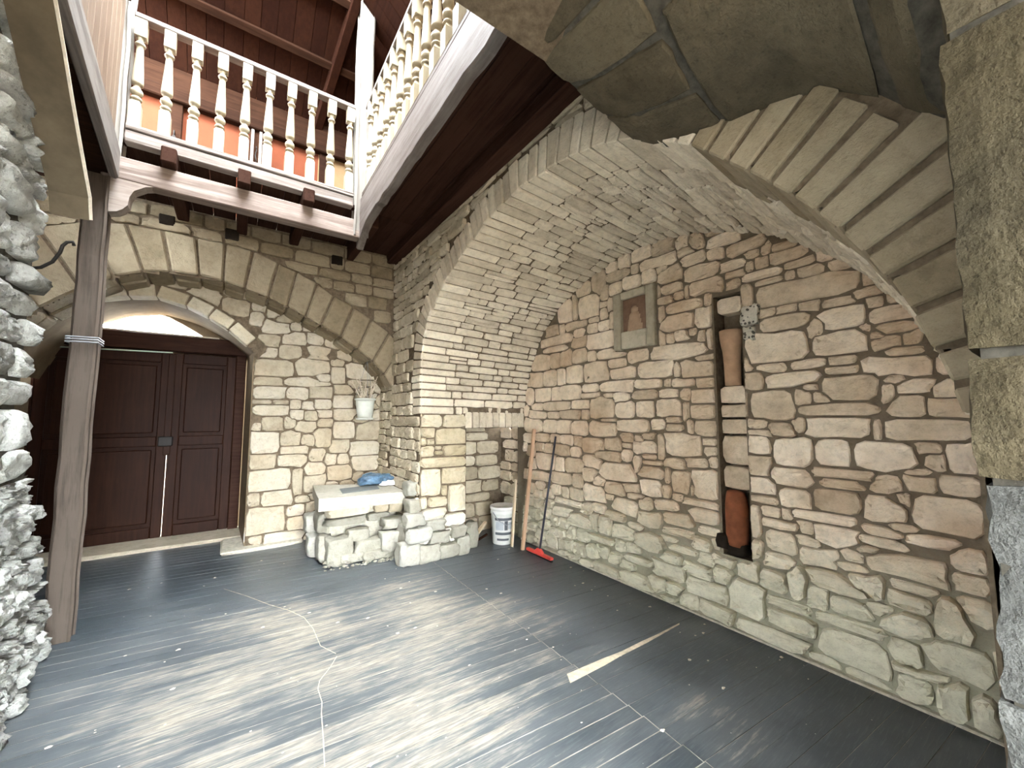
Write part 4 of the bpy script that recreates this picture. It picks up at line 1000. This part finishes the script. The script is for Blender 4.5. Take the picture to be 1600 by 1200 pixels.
def place_bal(x, y, z, parent, rz=0):
    o = bpy.data.objects.new('baluster', BAL); COL.objects.link(o); o.location = (x, y, z); o.rotation_euler = (0, 0, rz); put_under(o, parent); return o
rail1 = empty('balcony_railing', (.05, 3.99, 3.55), 'back balcony railing of turned cream balusters facing the viewer', 'railing')
bm = bmesh.new(); add_box(bm, -.765, .865, 3.945, 4.03, 3.552, 3.643, .006, 3, .002); bm_obj('bottom_rail', bm, M['rail'], rail1)
bm = bmesh.new(); add_box(bm, -.765, .865, 3.935, 4.035, 3.648, 3.69, .006, 3, .0015); bm_obj('upper_plate', bm, M['rail'], rail1)
bm = bmesh.new(); add_box(bm, -.765, .865, 3.95, 4.03, 4.568, 4.61, .006); bm_obj('top_rail', bm, M['rail'], rail1)
for k in range(10): place_bal(-.725 + k * .172, 3.99, 3.689, rail1)
rail2 = empty('balcony_railing', (.98, 2.6, 3.65), 'side balcony railing of turned cream balusters running overhead on the right', 'railing')
bm = bmesh.new(); add_box(bm, .935, 1.03, 1.25, 3.915, 3.655, 3.70, .006, 3, .0015); bm_obj('bottom_rail', bm, M['rail_y'], rail2)
bm = bmesh.new(); add_box(bm, .945, 1.02, 1.25, 3.915, 4.58, 4.62, .006); bm_obj('top_rail', bm, M['rail_y'], rail2)
for k in range(15): place_bal(.982, 3.81 - k * .172, 3.70, rail2)
# corner posts and fascia
nw = column('newel_post', .875, 1.025, 3.93, 4.08, 3.27, 6.35, M['post_pale'], None, .006, 12, 8)
tag(nw, 'pale square upper post where the two balcony railings meet', 'post')
cp = column('corner_post', -.955, -.775, 3.93, 4.09, 3.275, 6.35, M['post_pale'], None, .008, 12, 9)
tag(cp, 'bleached thick upper post at the left end of the back balcony', 'post')
fas = empty('fascia_beam', (.97, 2.6, 3.3), 'thick bleached fascia beam under the side balcony railing', 'beam')
bm = bmesh.new(); v = []
N_ = 26; r = random.Random(3); vv, ff = [], []
for k in range(N_ + 1):
    y = 1.24 + (4.06 - 1.24) * k / N_; zb = 3.33 + r.uniform(-.012, .012) - (.16 * max(0, (y - 3.7) / .36) ** 1.5); x1 = 1.0
    vv += [(.932 + r.uniform(-.002, .002), y, zb + .012), (.945, y, zb), (x1, y, zb), (x1, y, 3.645), (.932, y, 3.645), (.928, y, 3.5)]
for k in range(N_):
    for i in range(6): a = 6 * k + i; b = 6 * k + (i + 1) % 6; ff.append((a, b, b + 6, a + 6))
ff += [tuple(range(6)), tuple(range(6 * N_, 6 * N_ + 6))[::-1]]
mesh_obj('beam', vv, ff, M['rail_y'], fas); bm.free()
# left gallery: sloping fascia, siding boards, underside
lf = empty('fascia_board', (-.75, 2.6, 3.25), 'bleached fascia board of the left gallery running overhead', 'board')
bm = bmesh.new(); add_beam(bm, (-.795, 3.92, 3.335), (-.60, 1.25, 3.335), .05, .2, .006, cuts=3, jit=.002); bm_obj('board', bm, M['rail_y'], lf)
sd = empty('wall_left_gallery', (-.8, 2.6, 3.45), 'tan upright boarding of the left gallery', 'wall', kind='structure')
y = 3.95
while y > 1.3:
    w = .15; xa = -.80 + (4.0 - y) * .0727 - .02; xb = -.80 + (4.0 - y + w) * .0727 - .02
    bm = bmesh.new(); add_hexa(bm, [(xa - .03, y, 3.44), (xa, y, 3.44), (xb, y - w + .004, 3.44), (xb - .03, y - w + .004, 3.44), (xa - .03, y, 6.2), (xa, y, 6.2), (xb, y - w + .004, 6.2), (xb - .03, y - w + .004, 6.2)], .004)
    bm_obj('siding_board', bm, M['siding'], sd); y -= w
bar = beam('batten', (-.775, 3.80, 4.55), (-.765, 3.80, 5.9), .025, .03, M['dark'], sd)
lu = empty('floor_left_gallery', (-1.3, 2.6, 3.3), 'dark boarded underside of the left gallery', 'floor', kind='structure')
for k in range(9):
    y = 1.3 + k * .3; box('board', -1.95, -.80 + (4.0 - y) * .06, y, y + .296, 3.27, 3.30, M['dark_x'], lu, .003)
# gallery walls
wg = box('wall_gallery', -2.0, .69, 5.03, 5.12, 3.6, 5.1, M['orange'])
tag(wg, 'orange plastered wall behind the back balcony', 'wall', 'structure')
wc = box('wall_gallery_right', .69, 1.7, 5.03, 5.12, 3.6, 5.1, M['cream'])
tag(wc, 'cream plastered end of the gallery wall', 'wall', 'structure')
ws = box('wall_gallery_side', 1.66, 1.75, 1.2, 5.1, 3.6, 5.1, M['cream'])
tag(ws, 'cream plastered wall along the side gallery', 'wall', 'structure')
box('wall_plate', -2.0, 1.64, 4.94, 5.03, 4.63, 4.75, M['dark_x'], wg, .01)
box('frieze_board', -2.0, 1.64, 4.99, 5.03, 4.75, 5.0, M['dark_x'], wg, .006)
box('door_post', -.67, -.56, 4.98, 5.03, 3.6, 4.63, M['dark_x'], wg, .006)
box('door_post', .70, .80, 4.98, 5.03, 3.6, 4.63, M['dark_x'], wg, .006)
w2 = empty('window_2', (.06, 5.02, 3.6), 'narrow dark window with pale bars in the orange gallery wall', 'window', kind='structure')
box('frame', .0, .135, 4.985, 5.03, 3.6, 4.72, M['dark_x'], w2, .005)
for x in (.03, .105): box('window_bar', x - .014, x + .014, 4.965, 4.985, 3.6, 4.68, M['rail'], w2, .004)
lat = [tube('iron_bar', [(.067 + .006 * math.sin(k), 4.96, 3.62 + k * .02) for k in range(42)], .005, M['iron'], w2, 5)]
ln_ = empty('wall_lantern', (-.63, 4.9, 4.14), 'small black iron fitting on the brown post of the gallery wall', 'lantern')
bm = bmesh.new(); add_lathe(bm, [(.012, 0), (.035, .01), (.045, .09), (.02, .12), (.008, .14)], 6, (-.61, 4.93, 4.12)); bm_obj('body', bm, M['iron'], ln_)
tube('hook', [(-.61, 4.98, 4.3), (-.61, 4.93, 4.31), (-.61, 4.93, 4.26)], .006, M['iron'], ln_)
# roofs
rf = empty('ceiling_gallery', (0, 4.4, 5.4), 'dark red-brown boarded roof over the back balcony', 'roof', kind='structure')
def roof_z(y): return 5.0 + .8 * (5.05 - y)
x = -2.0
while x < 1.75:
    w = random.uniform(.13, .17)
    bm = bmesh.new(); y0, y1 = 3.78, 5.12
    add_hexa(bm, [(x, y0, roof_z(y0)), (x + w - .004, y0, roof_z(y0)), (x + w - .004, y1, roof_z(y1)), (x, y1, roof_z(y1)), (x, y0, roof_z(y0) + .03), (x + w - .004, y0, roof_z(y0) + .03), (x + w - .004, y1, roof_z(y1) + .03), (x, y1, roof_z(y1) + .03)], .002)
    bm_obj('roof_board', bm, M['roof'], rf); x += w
for y in (4.52, 4.06):
    beam('purlin', (-2.0, y, roof_z(y) - .035), (1.6, y, roof_z(y) - .035), .075, .08, M['dark_x'], rf, .006, up=(0, .62, .78))
beam('hip_rafter', (.66, 5.05, roof_z(5.05) - .06), (.88, 3.75, roof_z(3.75) - .06), .09, .11, M['roof'], rf, .008)
bm = bmesh.new(); add_hexa(bm, [(-2.0, 3.78, roof_z(3.78) + .035), (1.75, 3.78, roof_z(3.78) + .035), (1.75, 5.13, roof_z(5.13) + .035), (-2.0, 5.13, roof_z(5.13) + .035), (-2.0, 3.78, roof_z(3.78) + .09), (1.75, 3.78, roof_z(3.78) + .09), (1.75, 5.13, roof_z(5.13) + .09), (-2.0, 5.13, roof_z(5.13) + .09)])
bm_obj('roof_cover', bm, M['roof'], rf)
rs = empty('ceiling_side_gallery', (1.3, 2.6, 5.4), 'dark boarded roof over the side balcony', 'roof', kind='structure')
def roof_x(x): return 5.0 + .95 * (1.7 - x)
y = 1.2
while y < 4.1:
    w = random.uniform(.13, .17); x0, x1 = .84, 1.74
    bm = bmesh.new()
    add_hexa(bm, [(x0, y, roof_x(x0)), (x1, y, roof_x(x1)), (x1, y + w - .004, roof_x(x1)), (x0, y + w - .004, roof_x(x0)), (x0, y, roof_x(x0) + .03), (x1, y, roof_x(x1) + .03), (x1, y + w - .004, roof_x(x1) + .03), (x0, y + w - .004, roof_x(x0) + .03)], .002)
    bm_obj('roof_board', bm, M['roof'], rs); y += w
bm = bmesh.new(); add_hexa(bm, [(.84, 1.2, roof_x(.84) + .035), (1.76, 1.2, roof_x(1.76) + .035), (1.76, 5.1, roof_x(1.76) + .035), (.84, 5.1, roof_x(.84) + .035), (.84, 1.2, roof_x(.84) + .09), (1.76, 1.2, roof_x(1.76) + .09), (1.76, 5.1, roof_x(1.76) + .09), (.84, 5.1, roof_x(.84) + .09)])
bm_obj('roof_cover', bm, M['roof'], rs)
beam('purlin', (1.25, 1.2, roof_x(1.25) - .04), (1.25, 4.5, roof_x(1.25) - .04), .08, .08, M['dark'], rs, .006)

# ================================================================== THINGS IN THE WALL
# carved relief in its stone frame
ic = empty('carved_relief', (XT, 2.26, 2.11), 'small weathered carved relief in a square stone frame set in the wall', 'relief')
def wbox(name, ya, yb_, z0, z1, d0, d1, mat, parent, bev=.008, jit=.003):
    bm = bmesh.new(); add_box(bm, XT - d1, XT - d0, min(ya, yb_), max(ya, yb_), z0, z1, bev, 1, jit); return bm_obj(name, bm, mat, parent)
wbox('frame_side', 2.485, 2.395, 2.115, 2.655, -.02, .045, M['frame_stone'], ic)
wbox('frame_side', 2.12, 2.035, 2.115, 2.655, -.02, .05, M['frame_stone'], ic)
wbox('frame_top', 2.392, 2.122, 2.585, 2.652, -.02, .05, M['frame_stone'], ic)
wbox('frame_bottom', 2.392, 2.122, 2.118, 2.275, -.02, .048, M['frame_stone'], ic)
gx_, gz_ = 26, 30; v, f = [], []
for j in range(gz_ + 1):
    for i in range(gx_ + 1):
        a = i / gx_; b = j / gz_; y = 2.40 - .285 * a; z = 2.27 + .32 * b
        u_ = (a - .52)
        head = math.exp(-((u_ / .13) ** 2 + ((b - .62) / .12) ** 2)); body = math.exp(-((u_ / (.30 - .16 * b)) ** 4)) * (b < .55) * (.55 + .5 * (.5 - b))
        arm = .4 * math.exp(-(((abs(u_) - .24) / .06) ** 2 + ((b - .25) / .22) ** 2)); fold = .12 * math.sin(a * 40) * (b < .9)
        d = .004 + .05 * max(head, body) + .014 * arm + .005 * fold + .004 * mnoise.noise(Vector((a * 9, b * 9, 3)))
        v.append((XT - d, y, z))
for j in range(gz_):
    for i in range(gx_): a = j * (gx_ + 1) + i; f.append((a, a + 1, a + gx_ + 2, a + gx_ + 1))
hi = lambda q: sum(XT - v[i][0] for i in q) / 4 > .021
tag(mesh_obj('relief_panel', v, [q for q in f if not hi(q)], M['relief'], ic, True), 'dark brown recessed panel behind the figure')
tag(mesh_obj('carved_figure', v, [q for q in f if hi(q)], M['figure'], ic, True), 'worn tan half-length figure carved in relief')
# clay downpipe sections in the chase
cy = 1.442; px_ = XT + .045
p1 = empty('clay_pipe', (px_, cy, 1.72), 'upper pale terracotta pipe section with flared mouth in the wall chase', 'pipe', group='clay pipes in the chase')
lathe('pipe', [(.054, 1.725), (.055, 1.80), (.057, 1.90), (.062, 1.98), (.070, 2.02), (.076, 2.06), (.079, 2.11), (.079, 2.135), (.068, 2.137), (.06, 2.09), (.045, 1.95)], M['terra'], p1, 24, (px_, cy, 0))
p2 = empty('clay_pipe', (px_, cy, .55), 'lower dark red terracotta pipe section with broken sooty end', 'pipe', group='clay pipes in the chase')
bm = bmesh.new(); add_lathe(bm, [(.066, .585), (.073, .66), (.075, .78), (.074, .86), (.066, .92), (.056, .955), (.04, .958)], 24, (px_ - .035, cy, 0))
for q in bm.verts: q.co += Vector((0, .008 * mnoise.noise(q.co * 12), .012 * mnoise.noise(q.co * 15)))
bm_obj('pipe', bm, M['terra_red'], p2, True)
rock('broken_end', (px_ - .035, cy - .01, .565), (.12, .13, .10), M['soot_socket_dark'], p2, 4, 2)
rock('broken_end', (px_ - .06, cy + .085, .60), (.09, .085, .11), M['soot_socket_dark'], p2, 7, 2)
tag(rock('mottled_stone', (XT - .005, 1.272, 2.205), (.09, .115, .15), M['mottled'], wall_r, 11, 3, .3), 'black and white mottled lump of stone')
rock('mottled_stone', (XT - .005, 1.285, 2.08), (.06, .075, .10), M['mottled'], wall_r, 12, 3, .3)

# ================================================================== BENCH AND LOOSE THINGS
bench = empty('stone_bench', (1.2, 4.7, 0), 'pale stone slab bench on rubble in the back corner', 'bench')
bm = bmesh.new()
zt = .668
add_hexa(bm, [(.735, 4.42, zt - .125), (1.60, 4.30, zt - .115), (1.60, 4.95, zt - .12), (.82, 5.34, zt - .12), (.735, 4.42, zt), (1.60, 4.30, zt), (1.60, 4.95, zt), (.82, 5.34, zt)])
top = max(bm.faces, key=lambda q: q.calc_center_median().z)
r_ = bmesh.ops.inset_individual(bm, faces=[top], thickness=.15)
inner_f = [q for q in bm.faces if all(abs(w.co.z - zt) < 1e-4 for w in q.verts) and all(.80 < w.co.x < 1.6 and 4.4 < w.co.y < 5.3 for w in q.verts)]
for w in top.verts: w.co.z -= .004
bmesh.ops.subdivide_edges(bm, edges=bm.edges[:], cuts=3, use_grid_fill=True)
for q in bm.verts: q.co += Vector([mnoise.noise(q.co * 9 + Vector((k * 7, 0, 0))) * .006 for k in range(3)])
bm_obj('slab', bm, M['slab'], bench)
bm = bmesh.new(); add_box(bm, .86, 1.59, 4.60, 5.42, 0, .54, .02, 3, .01); bm_obj('core', bm, M['mortar_light'], bench)
bs = [((1.06, 4.52, .485), (.46, .14, .105)), ((1.40, 4.50, .49), (.16, .14, .10)), ((1.55, 4.46, .48), (.17, .16, .11)), ((1.03, 4.50, .385), (.42, .16, .075)), ((1.36, 4.47, .40), (.24, .15, .08)), ((1.50, 4.40, .34), (.26, .18, .10)),
      ((.94, 4.44, .13), (.25, .22, .27)), ((.83, 4.58, .15), (.14, .2, .26)), ((1.13, 4.45, .26), (.22, .16, .12)), ((1.24, 4.42, .11), (.30, .18, .2)), ((1.47, 4.34, .17), (.28, .18, .2)), ((1.33, 4.36, .05), (.36, .14, .1)), ((1.07, 4.40, .05), (.26, .14, .1)), ((.80, 4.84, .12), (.2, .24, .22)), ((.80, 5.05, .3), (.2, .24, .2)), ((.84, 4.78, .36), (.14, .3, .2))]
bs = [((c[0], c[1] + (.075 if k < 5 else 0), c[2]), s_) for k, (c, s_) in enumerate(bs)]
for k, (c, s_) in enumerate(bs): rock('support_stone', c, s_, M['rubblew'] if k not in (0, 1, 2) else M['back'], bench, 30 + k, 3, .2)
gv, gf = [], []; rr = random.Random(8)
bm = bmesh.new()
for k in range(150):
    t = rr.random(); x = .78 + .92 * t; y = 4.36 - .10 * t + rr.uniform(-.10, .06); s_ = rr.uniform(.008, .03)
    m4 = Matrix.Translation((x, y, s_ * .3 + rr.uniform(0, .05 if y > 4.3 else 0))) @ Matrix.Rotation(rr.random() * 3, 4, 'Z') @ Matrix.Diagonal((s_, s_ * .7, s_ * .5, 1))
    bmesh.ops.create_icosphere(bm, subdivisions=1, radius=1, matrix=m4)
o = bm_obj('gravel', bm, M['rubblew'], bench); o['kind'] = 'stuff'
v = [(1.03, 4.885), (1.45, 4.93), (1.41, 4.66), (1.0, 4.60)]
o = mesh_obj('grey_inset', [(x, y, .640) for x, y in v] + [(x, y, .6725) for x, y in v], [(4, 5, 6, 7), (0, 1, 5, 4), (1, 2, 6, 5), (2, 3, 7, 6), (3, 0, 4, 7)], M['slate'], bench)
tag(o, 'grey rectangular inset in the slab top')
# rubble footing of the jamb
ft = [(1.53, 4.02, .10, .22, .2, .22), (1.60, 4.2, .2, .2, .3, .3), (1.72, 3.99, .08, .24, .18, .17), (1.94, 3.985, .07, .24, .16, .15), (2.11, 3.98, .09, .16, .14, .2), (1.62, 4.0, .28, .26, .16, .16), (1.85, 3.995, .22, .24, .12, .12), (2.07, 3.99, .25, .18, .12, .13), (1.60, 4.35, .12, .2, .25, .24), (1.58, 4.03, .43, .2, .14, .13), (1.80, 4.0, .35, .22, .1, .11), (1.60, 4.14, .55, .12, .22, .14), (1.61, 4.2, .72, .12, .2, .16)]
for k, (x, y, z, a, b, c) in enumerate(ft): rock('footing_stone', (x, y, z), (a, b, c), M['rubblew'], jamb, 60 + k, 3, .25)
# blue plastic bag
bag = empty('plastic_bag', (1.45, 4.93, .67), 'crumpled blue plastic bag lying at the back of the stone bench', 'bag')
def crumple(name, c, s_, mat, seed):
    bm = bmesh.new(); bmesh.ops.create_icosphere(bm, subdivisions=4, radius=1)
    for q in bm.verts:
        n = q.co.normalized(); d = 1 + .25 * mnoise.noise(n * 2.2 + Vector((seed, 0, 0))) + .16 * abs(mnoise.noise(n * 6 + Vector((0, seed, 0)))) - .05
        q.co = Vector(c) + Vector((n.x * s_[0] * d, n.y * s_[1] * d, max(n.z, -.45) * s_[2] * d))
    return bm_obj(name, bm, mat, bag, True)
crumple('bundle', (1.40, 4.95, .722), (.16, .10, .085), M['bag'], 2); crumple('bundle', (1.56, 4.90, .716), (.10, .10, .08), M['bag'], 5)
tag(crumple('white_fold', (1.57, 4.82, .69), (.10, .06, .04), M['white'], 9), 'white crumpled fold')
# hanging pot with dry twigs
pt = empty('hanging_pot', (1.37, 5.22, 1.45), 'pale hanging flowerpot with dry twigs under the back arch', 'flowerpot')
PC = (1.37, 5.22, 0)
lathe('pot', [(.085, 1.47), (.10, 1.56), (.113, 1.68), (.115, 1.70), (.128, 1.70), (.13, 1.722), (.118, 1.724), (.108, 1.69), (.09, 1.68)], M['pot'], pt, 24, PC, True)
lathe('saucer', [(.07, 1.448), (.10, 1.455), (.112, 1.478), (.106, 1.478), (.09, 1.466)], M['pot'], pt, 24, PC, True)
lathe('soil', [(.001, 1.688), (.105, 1.69), (.105, 1.70), (.001, 1.705)], M['soil'], pt, 16, PC, True)
for k in range(3):
    a = k * 2.1 + .5; tube('hanger_wire', [(PC[0] + .125 * math.cos(a), PC[1] + .125 * math.sin(a), 1.715), (PC[0] + .01, PC[1], 2.22)], .0025, M['steel'], pt, 5)
tube('hook', [(1.38, 5.22, 2.21), (1.39, 5.22, 2.25), (1.385, 5.22, 2.30)], .005, M['iron'], pt, 5)
rr = random.Random(12)
for k in range(13):
    a = rr.uniform(0, 6.28); L_ = rr.uniform(.14, .36); sp = rr.uniform(.1, .55); pts = []
    x, y, z = PC[0] + .04 * math.cos(a), PC[1] + .04 * math.sin(a), 1.70
    for q in range(6):
        pts.append((x, y, z)); x += math.cos(a) * sp * L_ / 5 + rr.uniform(-.012, .012); y += math.sin(a) * sp * L_ / 5 + rr.uniform(-.012, .012); z += L_ / 5 * (1 - .3 * sp)
        a += rr.uniform(-.5, .5)
    tube('twig', pts, [.0085, .008, .007, .006, .005, .003], M['twig'], pt, 5)
    m = pts[3]; tube('twig', [m, (m[0] + rr.uniform(-.06, .06), m[1] + rr.uniform(-.05, .05), m[2] + .05), (m[0] + rr.uniform(-.09, .09), m[1] + rr.uniform(-.06, .06), m[2] + .08)], [.006, .005, .003], M['twig'], pt, 5)
# bucket
BC = (2.70, 4.035, 0)
bk = empty('bucket', BC, 'white plastic paint bucket with grey print at the foot of the wall', 'bucket')
lathe('body', [(.118, .0), (.122, .006), (.141, .34), (.147, .345), (.147, .362), (.142, .366), (.143, .41), (.147, .413)], M['white'], bk, 32, BC)
lathe('lid', [(.151, .395), (.153, .40), (.153, .425), (.146, .432), (.138, .425), (.001, .424)], M['white'], bk, 32, BC)
def wrap(name, a0, a1, z0, z1, mat):
    v, f = [], []; n = 8
    for k in range(n + 1):
        a = math.radians(a0 + (a1 - a0) * k / n)
        for z in (z0, z1):
            r = .1225 + (.141 - .1225) * (z / .34) + .0015; v.append((BC[0] + r * math.cos(a), BC[1] + r * math.sin(a), z))
        if k: f.append((2 * k - 2, 2 * k, 2 * k + 1, 2 * k - 1))
    return mesh_obj(name, v, f, mat, bk, True)
wrap('print', 195, 285, .28, .31, M['label']); wrap('print', 200, 240, .17, .27, M['label_b']); wrap('print', 245, 262, .17, .275, M['label']); wrap('print', 195, 290, .115, .145, M['label']); wrap('print', 205, 270, .05, .075, M['label']); wrap('print', 265, 290, .18, .26, M['label_b'])
bm = bmesh.new(); add_tube(bm, [(BC[0] - .15, BC[1] - .02, .37), (BC[0] - .13, BC[1] - .1, .29), (BC[0] - .05, BC[1] - .155, .235), (BC[0] + .06, BC[1] - .15, .25), (BC[0] + .13, BC[1] - .08, .33), (BC[0] + .15, BC[1] - .01, .37)], .004, 6); bm_obj('handle', bm, M['steel'], bk, True)
# sticks and squeegee
s1 = beam('wooden_stick', (2.69, 3.83, .0), (2.775, 3.868, .75), .034, .022, M['stick'], None, .003, up=(1, 0, 0))
tag(s1, 'short pale wooden stick leaning against the white bucket', 'stick')
s2 = beam('wooden_batten', (2.725, 3.67, .0), (2.922, 3.70, 1.345), .042, .026, M['stick_red'], None, .003, up=(0, 1, 0))
tag(s2, 'long brown wooden batten leaning on the wall beside the squeegee', 'batten')
sq = empty('squeegee', (2.745, 3.40, 0), 'floor squeegee with red head and dark handle leaning on the wall', 'squeegee')
tube('handle', [(2.748, 3.40, .05), (2.84, 3.365, .65), (2.928, 3.325, 1.275)], .0115, M['handle'], sq, 10)
bm = bmesh.new(); add_box(bm, 2.722, 2.768, 3.19, 3.61, .018, .046, .006)
add_hexa(bm, [(2.725, 3.33, .046), (2.765, 3.33, .046), (2.765, 3.47, .046), (2.725, 3.47, .046), (2.735, 3.37, .085), (2.758, 3.37, .085), (2.758, 3.43, .085), (2.735, 3.43, .085)], .004)
bm_obj('head', bm, M['red'], sq)
box('rubber_blade', 2.735, 2.752, 3.185, 3.615, .0, .02, M['iron'], sq)
tag(rock('loose_stone', (2.30, 4.13, .13), (.17, .15, .29), M['rubblew'], None, 90, 3, .2), 'upright pale stone at the left side of the small opening', 'stone')
s3 = beam('board_offcut', (2.46, 4.30, .03), (2.66, 4.36, .17), .05, .03, M['stick'], None, .004)
tag(s3, 'short board offcut lying slanted in the small opening', 'board')
s4 = beam('board_offcut', (2.42, 4.20, .012), (2.62, 4.26, .05), .03, .022, M['dark_x'], None, .004)
tag(s4, 'dark slat lying on the floor of the small opening', 'slat')
# iron hook on the left wall
hk = tube('iron_hook', [(-.96, 3.20, 2.29), (-.90, 3.2, 2.31), (-.86, 3.2, 2.35), (-.835, 3.2, 2.41), (-.828, 3.2, 2.45), (-.812, 3.2, 2.475), (-.79, 3.2, 2.482), (-.785, 3.2, 2.462)], .0085, M['iron'], None, 7)
tag(hk, 'bent dark iron hook sticking out from the left wall', 'hook')
